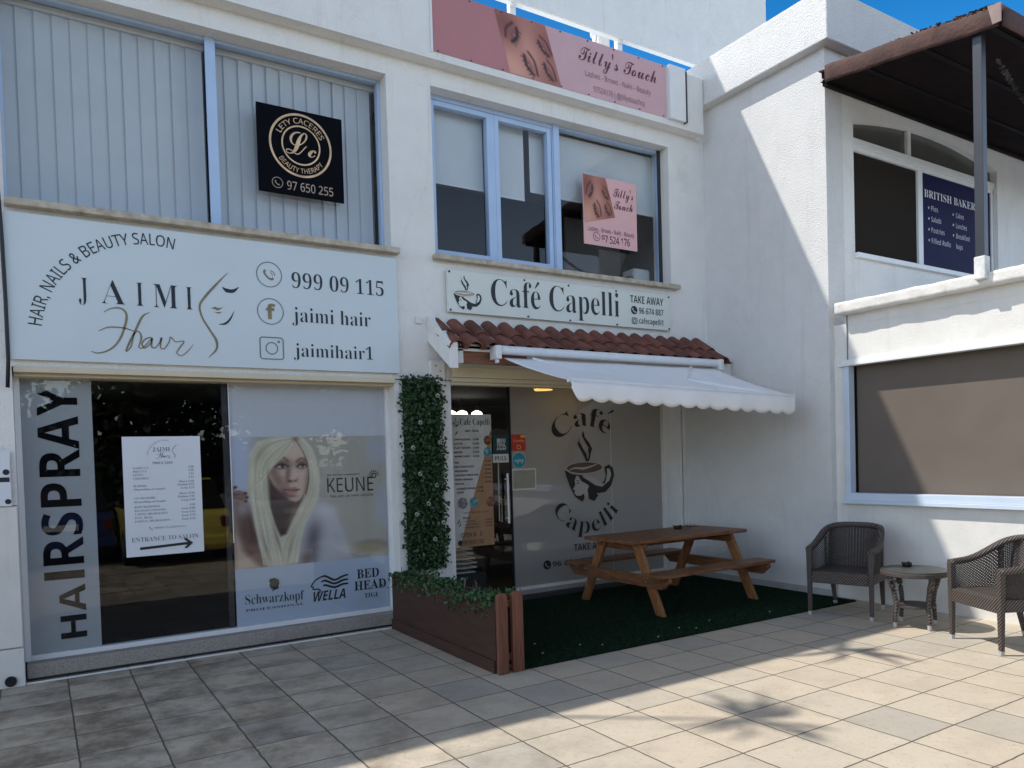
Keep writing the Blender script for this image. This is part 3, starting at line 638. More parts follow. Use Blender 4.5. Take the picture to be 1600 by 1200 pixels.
def hair_script(mb, f, wd, y):
    H1 = [(0.501, 2.925), (0.56, 2.96), (0.63, 2.962), (0.665, 2.915), (0.65, 2.82), (0.603, 2.701), (0.535, 2.625), (0.452, 2.592), (0.398, 2.604)]
    H2 = [(0.458, 2.770), (0.53, 2.804), (0.635, 2.806), (0.715, 2.785)]
    H3 = [(0.836, 2.948), (0.78, 2.905), (0.718, 2.771), (0.677, 2.685), (0.650, 2.615), (0.69, 2.66), (0.715, 2.76), (0.75, 2.783), (0.768, 2.735), (0.745, 2.655)]
    ai = [(0.745, 2.655), (0.775, 2.65), (0.845, 2.735), (0.80, 2.725), (0.772, 2.685), (0.79, 2.65), (0.835, 2.69), (0.850, 2.735), (0.842, 2.67), (0.868, 2.655), (0.905, 2.70), (0.922, 2.742), (0.910, 2.665), (0.940, 2.652), (0.978, 2.71), (0.992, 2.752), (1.03, 2.715), (1.095, 2.722), (1.058, 2.665), (1.035, 2.62), (1.072, 2.600), (1.126, 2.644), (1.169, 2.701)]
    for P, W in ((H1, [.3, .6, .9, 1, 1.1, 1, .8, .6, .3]), (H2, [.3, .7, .7, .4]), (H3, [.3, 1, 1.1, 1, .5, .6, .6, .6, .9, .5]), (ai, [.5, .5, .5, .7, .7, .6, .5, 1, .7, .5, .9, .7, .5, .6, .6, .5, .5, .8, .6, .5, .5, .2])):
        mb.stroke([f(p) for p in P], [a*wd for a in W], y, 6)
def face_curve(mb, f, wd, y):
    mb.stroke([f(p) for p in [(1.475, 3.342), (1.375, 3.232), (1.277, 3.113), (1.232, 3.033), (1.249, 2.936), (1.308, 2.83), (1.357, 2.744), (1.354, 2.667), (1.289, 2.593)]], [wd*a for a in (.2, 1, 1.2, 1, .8, 1, 1.3, 1, .2)], y, 8)
mb = FL(True); idf = lambda p: p
hair_script(mb, idf, 0.016, y); mb.piece(); face_curve(mb, idf, 0.017, y); mb.piece(); mb.stroke([(1.325, 3.018), (1.357, 3.026), (1.378, 3.016), (1.421, 3.035)], [.002, .02, .02, .002], y); mb.stroke([(1.35, 2.99), (1.385, 2.985), (1.41, 2.995)], [.002, .012, .002], y)
mb.piece(); handset2(mb, 1.828, 3.362, 0.055, y); mb.stroke([(1.84, 3.40), (1.87, 3.385), (1.88, 3.355)], .007, y); mb.stroke([(1.838, 3.38), (1.852, 3.37), (1.86, 3.352)], .006, y); mb.build('gold_logo', GOLD, sg)
mb = FL(True); mb.ring(1.830, 3.362, 0.110, 0.008, y, seg=60); mb.piece(); mb.ring(1.830, 3.032, 0.114, 0.008, y, seg=60); mb.piece(); mb.rframe(1.722, 1.938, 2.599, 2.803, 0.010, 0.03, y)
mb.ring(1.830, 2.701, 0.052, 0.009, y); mb.disc(1.893, 2.762, 0.011, y, seg=16)
mb.build('icon_outline', GREY, sg)
mb = FL(); text(mb, 'f', 'sansb', 1.79, 1.875, 2.965, 3.09, y, off=0.02); mb.build('social_icon', GOLD, sg)
mb = FL(); mb.stroke([(1.423, 3.212), (1.458, 3.187), (1.512, 3.186), (1.565, 3.226)], [.004, .034, .030, .002], y); mb.stroke([(1.383, 2.886), (1.437, 2.896), (1.481, 2.941), (1.516, 3.011)], [.004, .018, .014, .002], y); mb.build('lash_mark', INK, sg)

# the cafe's cup and profile logo, drawn in the frame of its own bounding box
CUPB = [(783, 487), (830, 517), (900, 529), (960, 560), (1010, 592), (1040, 582), (1058, 540), (1050, 478), (1080, 462), (1108, 485), (1117, 535), (1095, 605), (1052, 650), (990, 655), (1003, 668), (975, 707), (940, 690), (932, 655), (910, 680), (895, 707), (850, 672), (815, 600), (795, 540)]
CUPF = [(858, 530), (846, 560), (850, 590), (833, 618), (846, 626), (842, 645), (857, 664), (885, 664), (905, 650), (912, 690), (936, 664), (930, 630), (941, 602), (925, 587), (890, 567), (872, 532)]
CUPH = [(1066, 488), (1086, 492), (1096, 530), (1082, 572), (1044, 602), (1060, 560), (1068, 520)]
CUPS = [(905, 522), (960, 535), (1005, 570), (1040, 592), (1060, 590), (1030, 612), (985, 600), (945, 570), (900, 540)]
FLA = [[(886, 268), (874, 318), (895, 365), (918, 410), (925, 440), (938, 440), (930, 385), (900, 335), (884, 300)], [(914, 226), (905, 265), (925, 310), (948, 350), (955, 395), (969, 350), (948, 308), (922, 275)]]
def cup_logo(root, box, y, dark, light, coffee, rim=None):
    x0, x1, zb, zt = box
    f = lambda p: (x0+(p[0]-783)/(1117-783)*(x1-x0), zb+(707-p[1])/(707-226)*(zt-zb))
    k = (x1-x0)/334.0
    mb = FL(); mb.poly([f(p) for p in CUPB], y)
    for fl in FLA: mb.poly([f(p) for p in fl], y)
    mb.stroke([f((945, 350)), f((950, 400)), f((935, 442))], 10*k, y); mb.build('cup_mark', dark, root)
    cx, cz = f((915, 478)); kz = (zt-zb)/481.0
    mb = FL(); mb.disc(cx, cz, 130*k, y-0.001, 43*kz); mb.build('rim_mark', light, root)
    mb = FL(); mb.disc(cx, cz, 118*k, y-0.002, 36*kz); mb.build('coffee_mark', coffee, root)
    mb = FL(); mb.poly([f(p) for p in CUPF], y-0.001); mb.poly([f(p) for p in CUPH], y-0.001); mb.poly([f(p) for p in CUPS], y-0.001)
    mb.stroke([f(p) for p in [(805, 492), (850, 478), (905, 482), (960, 470), (1005, 455)]], [3*k, 9*k, 12*k, 9*k, 3*k], y-0.003); mb.build('cutout_mark', light, root)
    mb = FL(); mb.stroke([f((858, 566)), f((875, 562))], 4*k, y-0.002); mb.stroke([f((860, 580)), f((876, 580))], 5*k, y-0.002); mb.build('eye_mark', dark, root)
sg = backing('cafe_sign', 'pale cafe fascia sign with cup logo above the tiled canopy', 'sign', 3.632, 6.722, 3.172, 3.602, YS, 0.03, CAFEW)
cup_logo(sg, (3.695, 4.03, 3.202, 3.561), y, INK, CAFEW, pm('coffee_beige', (0.42, 0.36, 0.28)))
mb = FL(True); text(mb, 'Cafe Capelli', 'serif', 4.145, 5.905, 3.279, 3.56, y, off=-0.010); E0 = glyphs('Caf', 'serif', -.010)[0][:, 0].max(); E1 = glyphs('Cafe', 'serif', -.010)[0][:, 0].max(); E2 = glyphs('Cafe Capelli', 'serif', -.010)[0][:, 0]
ex_ = 4.145+((E0*.4+E1*.6)-E2.min())/(E2.max()-E2.min())*1.76; mb.stroke([(ex_-.02, 3.505), (ex_+.03, 3.575)], [.008, .03], y)
text(mb, 'TAKE AWAY', 'sansb', 6.08, 6.61, 3.466, 3.556, y, off=-0.01); text(mb, '96 674 887', 'sansb', 6.213, 6.606, 3.343, 3.418, y, off=-0.012); text(mb, 'cafecapelli1', 'sansb', 6.21, 6.601, 3.226, 3.292, y, off=-0.012)
mb.disc(6.136, 3.380, 0.05, y); mb.rframe(6.095, 6.182, 3.214, 3.292, 0.010, 0.02, y); mb.ring(6.138, 3.253, 0.019, 0.008, y); mb.build('lettering', INK, sg)
mb = FL(); handset2(mb, 6.136, 3.380, 0.032, y-0.002); mb.build('phone_mark', CAFEW, sg)
mb = MB()
for bx_, bz in [(3.652, 3.582), (4.572, 3.582), (5.167, 3.580), (5.863, 3.582), (6.70, 3.582), (3.656, 3.191), (4.61, 3.19), (5.178, 3.188), (5.864, 3.188), (6.70, 3.19)]:
    MB().tube([(bx_, YS, bz), (bx_, YS-0.008, bz)], 0.011, 10).build('bolt', DKFR, sg)

# printed close-up of made-up eyes
def eyes_print(nx, ny):
    p = Print(nx, ny, (196, 132, 116))
    p.blob(.15, .2, .5, .35, (120, 66, 58), .8); p.blob(.55, .55, .25, .5, (214, 156, 138), .8); p.blob(.95, .3, .3, .4, (150, 86, 74), .8); p.blob(.1, .9, .3, .3, (226, 168, 146), .7); p.blob(.8, .95, .3, .25, (150, 92, 80), .7)
    for cx, cy, s, t in ((.28, .34, .15, -.9), (.83, .42, .13, .9), (.42, .78, .15, 1.25), (.80, .80, .13, 1.2)):
        c, n = math.cos(t), math.sin(t); T = lambda a, b: (cx+s*(a*c-b*n), cy+s*(a*n+b*c)*1.15)
        p.blob(cx, cy, s*.9, s*.5, (118, 60, 56), .75, t)
        p.line([T(-.9, 0), T(-.3, .25), T(.3, .25), T(.9, -.05)], s*.16, (36, 16, 18), .95)
        p.line([T(-1.1, -.75), T(-.2, -1.0), T(1.0, -.6)], s*.15, (66, 32, 26), .85)
        for k in range(5): p.line([T(-.8+.4*k, .2), T(-.9+.42*k, .55)], s*.06, (30, 12, 14), .7)
        p.blob(*T(0, .02), s*.2, s*.14, (196, 190, 190), .45)
    return p
YB = 6.845
sg = thing('parapet_banner', 'long pink beauty banner with close-up eyes on the parapet', 'banner', (5.0, YB, 5.73))
MB().box(3.495, 6.645, YB, YB+0.005, 5.725, 6.352).build('panel', PINK2, sg)
mb = FL(); mb.poly([(3.497, 5.727), (4.401, 5.727), (4.218, 6.35), (3.497, 6.35)], YB-0.003); mb.build('dark_pink_field', PINK1, sg)
eyes_print(70, 60).build('eye_photo', [(4.221, 6.35), (4.865, 6.35), (5.071, 5.728), (4.401, 5.728)], YB-0.004, sg, PRINT)
mb = FL(); text(mb, "Tilly's Touch", 'script', 5.318, 6.485, 6.10, 6.255, YB-0.003); mb.build('script_lettering', MAROON, sg)
mb = FL(True); text(mb, 'Lashes - Brows - Nails - Beauty', 'sans', 5.404, 6.392, 5.938, 6.0, YB-0.003); text(mb, '97524176 | @tillystouchcy', 'sans', 5.519, 6.292, 5.786, 5.85, YB-0.003); mb.build('lettering', pm('mauve_ink', (0.30, 0.15, 0.18)), sg)
MB().box(3.474, 3.492, YB-0.012, YB+0.004, 5.715, 6.36).build('edge_strip', WALU, sg)
for i in range(9):
    for z in (5.738, 6.335): MB().tube([(3.55+i*.38, YB, z), (3.55+i*.38, YB-.008, z)], .008, 8).build('rivet', DKFR, sg)
eb = thing('banner_end_box', 'white sheet metal box at the banner end by the side wall', 'box', (6.8, YB, 5.72))
MB().box(6.665, 6.93, 6.80, 6.848, 5.72, 6.365).build('casing', WALU, eb, bevel=0.004); MB().box(6.932, 6.945, 6.79, 6.848, 5.71, 6.33).build('edge_strip', DKFR, eb)

YT = 7.13
sg = thing('window_sign', 'square pink beauty sign fixed on the cafe upper window', 'sign', (5.96, YT, 4.15))
MB().box(5.553, 6.374, YT, YT+0.012, 4.15, 4.967).build('panel', PINK3, sg)
eyes_print(46, 46).build('eye_photo', [(5.556, 4.964), (5.893, 4.964), (6.030, 4.516), (5.564, 4.395)], YT-0.003, sg, PRINT)
mb = FL(True); text(mb, "Tilly's", 'script', 6.01, 6.323, 4.766, 4.868, YT-0.003); text(mb, 'Touch', 'script', 6.018, 6.311, 4.620, 4.718, YT-0.003); mb.build('script_lettering', MAROON, sg)
mb = FL(True); text(mb, 'Lashes - Brows - Nails - Beauty', 'sans', 5.61, 6.327, 4.312, 4.362, YT-0.003); text(mb, '97 524 176', 'sans', 5.815, 6.253, 4.196, 4.281, YT-0.003, off=0.01)
mb.ring(5.737, 4.253, 0.05, 0.006, YT-0.003); handset2(mb, 5.737, 4.253, 0.026, YT-0.003); mb.build('lettering', MAROON, sg)

YL = 7.14
sg = thing('black_plaque', 'square black beauty plaque with gold rings on the salon upper window', 'sign', (2.22, YL, 4.17))
MB().box(1.818, 2.628, YL, YL+0.015, 4.174, 4.979).build('panel', BLACKP, sg)
mb = FL(); yy = YL-0.003
mb.ring(2.220, 4.650, 0.287, 0.020, yy, seg=72); mb.ring(2.222, 4.652, 0.178, 0.014, yy, seg=60)
text(mb, 'L', 'script', 2.075, 2.285, 4.56, 4.775, yy); text(mb, 'c', 'script', 2.285, 2.365, 4.56, 4.70, yy)
arc(mb, 'LETY CACERES', 'sans', 2.22, 4.65, 0.205, 155, 25, 0.05, yy); arc(mb, 'BEAUTY THERAPY', 'sans', 2.22, 4.65, 0.258, 215, 325, 0.045, yy, inner=True)
mb.build('gold_rings', BRASS, sg)
mb = FL(True); text(mb, '97 650 255', 'sans', 2.077, 2.519, 4.222, 4.302, yy, off=0.004); mb.ring(1.988, 4.270, 0.048, 0.006, yy); handset2(mb, 1.988, 4.270, 0.026, yy); mb.build('lettering', pm('pale_gold', (0.42, 0.34, 0.27)), sg)

# ---- salon window graphics (just behind the pane)
YW = 7.212
hs = thing('window_lettering', 'frosted strip with tall vertical HAIRSPRAY letters on the salon window', 'window graphic', (0.15, YW, 0.2))
MB().box(-0.098, 0.402, YW, YW+0.002, 0.18, 2.412).build('frosted_strip', FILMG, hs)
mb = FL(); vtext(mb, 'HA', 'sansb', 0.112, 0.298, 0.275, 0.715, YW-0.003); mb.poly([(.012, .765), (.298, .765), (.298, .832), (.012, .832)], YW-0.003); vtext(mb, 'RSPRAY', 'sansb', 0.012, 0.298, 0.885, 2.345, YW-0.003); mb.build('lettering', BLACKP, hs)
YW = 7.190
pl_ = thing('price_list', 'white salon price list sheet with an arrow in the salon window', 'poster', (0.92, YW, 0.9))
MB().box(0.612, 1.232, YW, YW+0.003, 0.900, 1.926).build('sheet', PAPER, pl_)
X = lambda u: 0.612+0.62*u
Z = lambda v: 1.926-1.026*v
mb = FL(); y = YW-0.003
def lg(p): return (X(0.31)+(p[0]-0.03)*0.165, Z(0.185)+(p[1]-2.6)*0.165)
text(mb, 'JAIMI', 'serif', X(.375), X(.60), Z(.125), Z(.09), y, off=-.01); arc(mb, 'HAIR, NAILS & BEAUTY SALON', 'sans', *lg((ccx, ccz)), cr*.165-.006, ang((0.028, 2.79)), ang((1.05, 3.535)), 0.012, y)
text(mb, 'PRICE LIST', 'serif', X(.37), X(.63), Z(.232), Z(.213), y)
rows = [(.262, 'WASH CUT', '€28'), (.291, 'DRY CUT', '€18'), (.320, 'GENTS', '€15'), (.349, 'CHILDREN', '€12'), (.385, '', 'Short €18'), (.412, 'BLOWDRY', 'Medium €22'), (.440, '(Depending on length)', 'Long €25'),
        (.486, '', 'Short €38'), (.514, 'CUT BLOWDRY', 'Medium €45'), (.544, '(Depending on length)', 'Long €50'), (.587, 'ROOT REGROWTH', '€38'), (.617, 'BALAYAGE COLOURS', 'from €60'), (.647, 'T-ZONE HIGHLIGHTS', 'from €45'), (.677, 'FULL HEAD', 'from €70'), (.707, 'PARTIAL HIGHLIGHTS', 'from €55')]
for v, a, b in rows:
    if a: text(mb, a, 'serif', X(.12), X(.12+.0245*len(a) if a[0] != '(' else .52), Z(v+.008), Z(v-.008), y, off=-.01)
    text(mb, b, 'serif', X(.90-.0225*len(b)), X(.90), Z(v+.008), Z(v-.008), y, off=-.01)
text(mb, '99909115 (CONTACT)', 'sans', X(.36), X(.76), Z(.776), Z(.762), y); handset2(mb, X(.32), Z(.768), 0.016, y)
text(mb, 'ENTRANCE TO SALON', 'serif', X(.07), X(.93), Z(.878), Z(.840), y, off=-.012)
face_curve(mb, lg, 0.004, y); hair_script(mb, lg, 0.004, y); mb.build('lettering', pm('slate_ink', (0.20, 0.23, 0.28)), pl_)
mb = FL(); mb.poly([(X(.17), Z(.946)), (X(.80), Z(.929)), (X(.80), Z(.907)), (X(.17), Z(.924))], y); mb.poly([(X(.73), Z(.878)), (X(.765), Z(.872)), (X(.855), Z(.917)), (X(.77), Z(.962)), (X(.735), Z(.955)), (X(.80), Z(.917))], y-.001); mb.build('arrow', INK, pl_)

YW = 7.212
ps = thing('window_poster', 'large hair advert film of a long haired blonde woman with brand logos', 'poster', (2.25, YW, 0.18))
MB().box(1.494, 3.0, YW+.002, YW+.004, 1.915, 2.412).build('plain_film', FILMW, ps)
MB().box(1.494, 3.0, YW+.002, YW+.004, 0.18, 0.70).build('logo_film', FILML, ps)
TLp, TRp, BRp, BLp = (20, 50), (1335, 35), (1370, 1015), (68, 1150)
def H_(p):          # print coordinates from the sheet's own sketch grid
    a, b = p; u, v = .5, .5
    for _ in range(14):
        px = (20*(1-u)+1335*u)*(1-v)+(68*(1-u)+1370*u)*v; py = (50*(1-u)+35*u)*(1-v)+(1150*(1-u)+1015*u)*v
        u += (a-px)/1308.0; v += (b-py)/1040.0
    return (u, v)
def HP(L_): return [H_(p) for p in L_]
P = Print(230, 184, (158, 152, 140))
def gb(x, y_, rx, ry, col, op=1.0, an=0.0, p=1.0): P.blob(*H_((x, y_)), rx/1308., ry/1040., col, op, an, p)
def fl(pts, col, b=.012, op=1.0): P.fill(HP(pts), col, b, op)
def ln(pts, wd, col, op=1.0): P.line(HP(pts), wd/1308., col, op)
gb(60, 260, 170, 520, (176, 184, 208), 1, 0, 2); gb(1260, 150, 110, 130, (158, 164, 186), .8, 0, 2); gb(1320, 620, 80, 200, (156, 162, 182), .8, 0, 2); gb(900, 350, 260, 420, (164, 158, 144), .8); gb(1160, 620, 40, 300, (146, 140, 124), .5); gb(1210, 940, 160, 60, (116, 106, 84), .9, 0, 2); ln([(1070, 880), (1350, 862)], 5, (168, 166, 160), .7)
hair = (206, 198, 172)
# arm and shoulder
fl([(30, 590), (75, 560), (160, 600), (250, 820), (320, 1130), (70, 1160)], (104, 72, 64), .03); fl([(45, 600), (80, 820), (130, 990), (260, 1130), (70, 1170)], (196, 166, 146), .03); gb(180, 800, 80, 150, (62, 40, 38), .85, -.25); gb(120, 640, 55, 60, (170, 160, 168), .6)
fl([(640, 640), (700, 585), (790, 580), (860, 625), (920, 740), (980, 900), (1035, 1040), (800, 1090), (560, 1120), (580, 900)], (184, 180, 186), .025); gb(690, 900, 70, 190, (74, 68, 78), .8, .15); gb(640, 1060, 70, 70, (40, 34, 40), .7); gb(800, 660, 110, 60, (206, 202, 208), .7); gb(930, 900, 60, 150, (172, 170, 180), .5)
# back hair mass
fl([(180, 170), (225, 90), (330, 55), (470, 45), (545, 38), (610, 55), (680, 140), (725, 260), (748, 400), (738, 560), (690, 640), (640, 720), (590, 900), (570, 1080), (430, 1115), (320, 1115), (255, 960), (215, 760), (190, 600), (160, 470), (165, 300)], hair, .014)
# neck, throat
fl([(315, 300), (420, 400), (560, 520), (640, 430), (600, 570), (520, 720), (470, 850), (425, 870), (370, 760), (335, 620)], (46, 32, 32), .014); gb(520, 690, 28, 110, (120, 92, 76), .6, .35)
# face
fl([(520, 100), (560, 105), (605, 180), (632, 250), (648, 340), (640, 430), (618, 510), (585, 565), (548, 582), (500, 572), (430, 520), (365, 445), (322, 370), (312, 310), (345, 250), (420, 165)], (206, 172, 154), .012)
gb(360, 340, 45, 150, (112, 80, 70), .8, -.45); gb(440, 520, 80, 50, (84, 56, 50), .85, .6); gb(640, 420, 26, 140, (124, 90, 78), .65, .1); gb(480, 360, 24, 90, (96, 66, 60), .75, .1); gb(545, 330, 22, 90, (214, 180, 164), .7, .05); gb(585, 420, 40, 60, (206, 168, 150), .7); gb(530, 200, 70, 60, (212, 178, 160), .7); gb(400, 420, 40, 50, (128, 92, 80), .6); gb(535, 552, 40, 16, (186, 146, 130), .7)
# eyes
for x, yq, s in ((432, 290, 1.0), (600, 288, .74)):
    gb(x-4*s, yq-18, 74*s, 36, (82, 54, 48), .9); gb(x, yq+4, 42*s, 12, (188, 180, 176), .8, 0, 2); gb(x+4*s, yq, 17*s, 14, (40, 37, 36), 1.0, 0, 3)
    ln([(x-62*s, yq+6), (x-24*s, yq-13), (x+16*s, yq-14), (x+52*s, yq+2)], 7, (26, 16, 16), .95); ln([(x-50*s, yq+12), (x, yq+20), (x+46*s, yq+6)], 5, (58, 36, 34), .7)
ln([(372, 232), (430, 214), (478, 244)], 11, (92, 66, 52), .85); ln([(552, 248), (592, 222), (626, 238)], 9, (92, 66, 52), .85)
# nose and mouth
gb(512, 412, 36, 13, (110, 74, 66), .8); gb(495, 412, 12, 8, (34, 20, 20), .9); gb(545, 408, 10, 7, (50, 30, 28), .8); gb(520, 385, 18, 20, (206, 170, 154), .8); gb(560, 395, 10, 16, (150, 112, 98), .7)
fl([(452, 482), (488, 462), (512, 467), (535, 460), (576, 480), (550, 508), (505, 517), (474, 506)], (158, 106, 100), .010); ln([(448, 483), (490, 484), (520, 488), (578, 481)], 5, (62, 28, 30), .9); gb(515, 505, 26, 7, (190, 130, 126), .6); gb(512, 536, 40, 9, (96, 64, 58), .7)
rs = random.Random(5)
def lerp(A, B, t): return [((1-t)*a[0]+t*b[0], (1-t)*a[1]+t*b[1]) for a, b in zip(A, B)]
TONE = [(228, 221, 198), (166, 153, 126), (236, 231, 212), (186, 174, 146), (134, 118, 94), (218, 211, 188)]
# the sweep across the forehead to the hand, then the falls either side
SW0, SW1 = [(520, 60), (430, 180), (340, 300), (240, 420), (150, 510)], [(520, 110), (460, 190), (370, 270), (270, 400), (160, 520)]
fl([(525, 55), (400, 120), (260, 230), (180, 420), (150, 500), (165, 520), (260, 420), (370, 285), (440, 205), (530, 110)], (196, 184, 150), .012)
LA0, LA1 = [(500, 45), (330, 70), (215, 170), (175, 330), (185, 520), (220, 740), (290, 1110)], [(520, 90), (400, 190), (320, 310), (315, 470), (340, 640), (390, 800), (440, 1110)]
for k in range(150):
    t = rs.random(); pts = [(a+rs.gauss(0, 6), b+rs.gauss(0, 4)) for a, b in lerp(LA0, LA1, t)]
    ln(pts, rs.uniform(1.5, 4), TONE[k % 6], rs.uniform(.12, .34))
for k in range(22):
    t = rs.random(); ln([(a+rs.gauss(0, 4), b+rs.gauss(0, 4)) for a, b in lerp(SW0, SW1, t)], rs.uniform(1.5, 4.5), TONE[(k*5) % 6], rs.uniform(.25, .5))
RA0, RA1 = [(545, 60), (630, 200), (655, 360), (640, 500), (570, 690), (470, 900), (430, 1080)], [(560, 40), (680, 160), (735, 330), (740, 480), (700, 620), (610, 800), (555, 1090)]
for k in range(120):
    t = rs.random(); ln([(a+rs.gauss(0, 6), b+rs.gauss(0, 4)) for a, b in lerp(RA0, RA1, t)], rs.uniform(1.5, 4), TONE[(k*7) % 6], rs.uniform(.12, .32))
gb(700, 330, 22, 160, (220, 212, 184), .5, -.15); gb(255, 180, 30, 110, (150, 134, 104), .5, .5); gb(205, 380, 22, 120, (222, 212, 184), .5)
ln([(540, 70), (600, 160), (640, 270), (652, 400), (630, 520)], 6, (72, 52, 44), .75); gb(322, 420, 12, 120, (120, 96, 80), .5); gb(540, 62, 30, 24, (120, 86, 70), .8)
gb(400, 900, 12, 120, (84, 66, 54), .5, -.2); gb(320, 1000, 10, 110, (92, 76, 60), .5, -.2); gb(500, 980, 12, 100, (108, 92, 72), .5, .2)
# hand holding the lock of hair
fl([(40, 500), (90, 488), (140, 505), (160, 545), (150, 585), (100, 580), (45, 560)], (112, 82, 76), .010)
for a, b in (((45, 488), (70, 462)), ((80, 510), (140, 512)), ((80, 540), (155, 548)), ((70, 570), (148, 580))): ln([a, b], 13, (134, 100, 90), .8)
for a, b in (((44, 528), (100, 520)), ((60, 556), (120, 562))): ln([a, b], 4, (54, 36, 36), .8)
for a in ((62, 464), (144, 514), (154, 548), (146, 580)): gb(*a, 13, 9, (24, 14, 18), .95)
for a in ((490, 575), (785, 577), (555, 632), (512, 756)): pass
P.a = 255*(np.clip(P.a*1.04, 0, 255)/255)**0.82
P.build('portrait_print', [(1.494, 1.915), (3.0, 1.915), (3.0, 0.70), (1.494, 0.70)], YW+.002, ps, PRINT)
y = YW-0.002
mb = FL(True); text(mb, 'KEUNE', 'sans', 2.382, 2.855, 1.366, 1.505, y); text(mb, 'We use and recommend', 'sans', 2.382, 2.712, 1.528, 1.545, y); text(mb, 'THE ART OF HAIR DESIGN', 'sans', 2.404, 2.848, 1.315, 1.336, y)
mb.ring(2.866, 1.516, .022, .010, y)
for k in range(7): a = R(10+k*27); mb.stroke([(2.866+.036*math.cos(a), 1.516+.036*math.sin(a)), (2.866+.054*math.cos(a), 1.516+.054*math.sin(a))], .009, y)
text(mb, 'Schwarzkopf', 'serif', 1.573, 2.118, 0.372, 0.462, y, off=-.014, slope=-.03); text(mb, 'PROFESSIONAL', 'serif', 1.573, 2.116, 0.305, 0.328, y, off=-.012)
mb.poly([(1.80, .585), (1.845, .592), (1.885, .572), (1.888, .535), (1.878, .515), (1.882, .490), (1.84, .478), (1.818, .463), (1.828, .49), (1.808, .495), (1.802, .512), (1.795, .522), (1.803, .545), (1.795, .565)], y)
text(mb, 'WELLA', 'sansb', 2.19, 2.525, 0.320, 0.415, y, shear=.22)
for k in range(3): mb.stroke([(2.265+.02*k, .545-.042*k), (2.33, .556-.044*k), (2.42, .510-.036*k), (2.50, .535-.038*k), (2.56, .548-.044*k)], [.008, .02, .02, .02, .016], y)
mb.stroke([(2.275, .548), (2.225, .52), (2.205, .495), (2.19, .468), (2.21, .462), (2.208, .44), (2.25, .438), (2.275, .425), (2.27, .40)], [.012]*9, y)
text(mb, 'BED', 'serif', 2.653, 2.885, .495, .585, y); text(mb, 'HEAD', 'serif', 2.622, 2.957, .378, .468, y); text(mb, 'TIGI', 'serif', 2.722, 2.861, .296, .339, y, off=-.012); mb.build('lettering', INK, ps)

# ---- cafe door and pane graphics
YM = 7.447
mn = thing('menu_board', 'tall white and brown cafe menu sheet on the glass door', 'menu', (4.13, YM, 0.67))
MB().box(3.885, 4.388, YM-.004, YM, 0.672, 2.152).build('sheet', pm('menu_white', (0.60, 0.60, 0.57), .5), mn)
mb = FL(); y = YM-.007; mb.poly([(3.94, .674), (4.386, .674), (4.386, 1.96)], y); mb.build('brown_field', pm('menu_brown', (0.36, 0.205, 0.105), .5), mn)
cup_logo(mn, (3.895, 3.975, 2.01, 2.125), y-.001, INK, MATS['menu_white'], MATS['coffee_beige'])
mb = FL(); y2 = y-.002
text(mb, 'Cafe Capelli', 'serif', 3.985, 4.370, 2.035, 2.105, y2, off=-.01); text(mb, 'HOT / COLD', 'sansb', 4.05, 4.22, 1.955, 1.978, y2)
for i, (a, b) in enumerate((('CAPPUCCINO', '€3.00'), ('LATTE', '€3.00'), ('FLAT WHITE', '€3.00'), ('MOCHA', '€3.50'), ('AMERICANO', '€2.50'))):
    z = 1.862-.047*i; text(mb, a, 'sansb', 3.905, 3.905+.021*len(a), z, z+.020, y2); text(mb, b, 'sansb', 4.14, 4.22, z, z+.020, y2)
for i, (a, b) in enumerate((('TEA', '€2.00'), ('HOT CHOCOLATE', '€3.00'), ('MILKSHAKE', '€4.00'), ('COCONUT SMOOTHIE', '€4.50'), ('FRESH ORANGE', '€3.50'), ('MATCHA', '€4.00'))):
    z = 1.605-.047*i; text(mb, a, 'sansb', 3.905, 3.905+.0185*len(a), z, z+.020, y2); text(mb, b, 'sansb', 4.285, 4.365, z+.012, z+.034, y2)
for i, (a, b) in enumerate((('CANNED DRINKS', '€2.00'), ('WATER', '€1.00'))):
    z = 1.315-.042*i; text(mb, a, 'sansb', 3.92, 3.92+.0185*len(a), z, z+.020, y2); text(mb, b, 'sansb', 4.18, 4.26, z+.005, z+.026, y2)
text(mb, 'MADE FRESH TO ORDER', 'sans', 4.0, 4.32, 1.045, 1.062, y2); text(mb, 'Extras', 'sansb', 3.99, 4.08, .985, 1.01, y2)
for i in range(3): text(mb, ('SANDWICHES', 'TOASTED PANINI', 'HOMEMADE CAKE')[i], 'sans', 3.99, 4.15+.03*i, .95-.035*i, .966-.035*i, y2); text(mb, '€4.50', 'sansb', 4.28, 4.36, .955-.035*i, .973-.035*i, y2)
text(mb, 'OPEN 8 - 3', 'sans', 3.955, 4.224, .785, .832, y2, off=.008); text(mb, '99 909 113', 'sans', 3.985, 4.24, .702, .745, y2, off=.008); mb.disc(3.945, .722, .03, y2)
for (a, b, c, d) in ((3.91, .93, 3.94, .99), (3.93, .90, 3.96, .95), (3.915, 1.92, 3.95, 1.97), (4.35, 1.90, 4.375, 1.97)): mb.stroke([(a, b), ((a+c)/2+.012, (b+d)/2), (c, d)], [.003, .014, .003], y2)
mb.build('lettering', INK, mn)
mb = FL(True); mb.disc(4.335, 1.86, .052, y2); mb.piece(); mb.disc(4.35, 1.165, .058, y2); mb.build('cake_photo', pm('cake_brown', (0.20, 0.09, 0.05), .5, .9, 24), mn)
mb = FL(True); mb.disc(4.335, 1.725, .055, y2); mb.piece(); mb.disc(4.13, 1.165, .055, y2); mb.build('drink_photo', pm('drink_teal', (0.12, 0.30, 0.34), .5, .8, 24), mn)
mb = FL(); mb.disc(3.99, 1.165, .062, y2); mb.build('cup_photo', pm('cup_mono', (0.2, 0.2, 0.2), .5, 1.0, 26), mn)
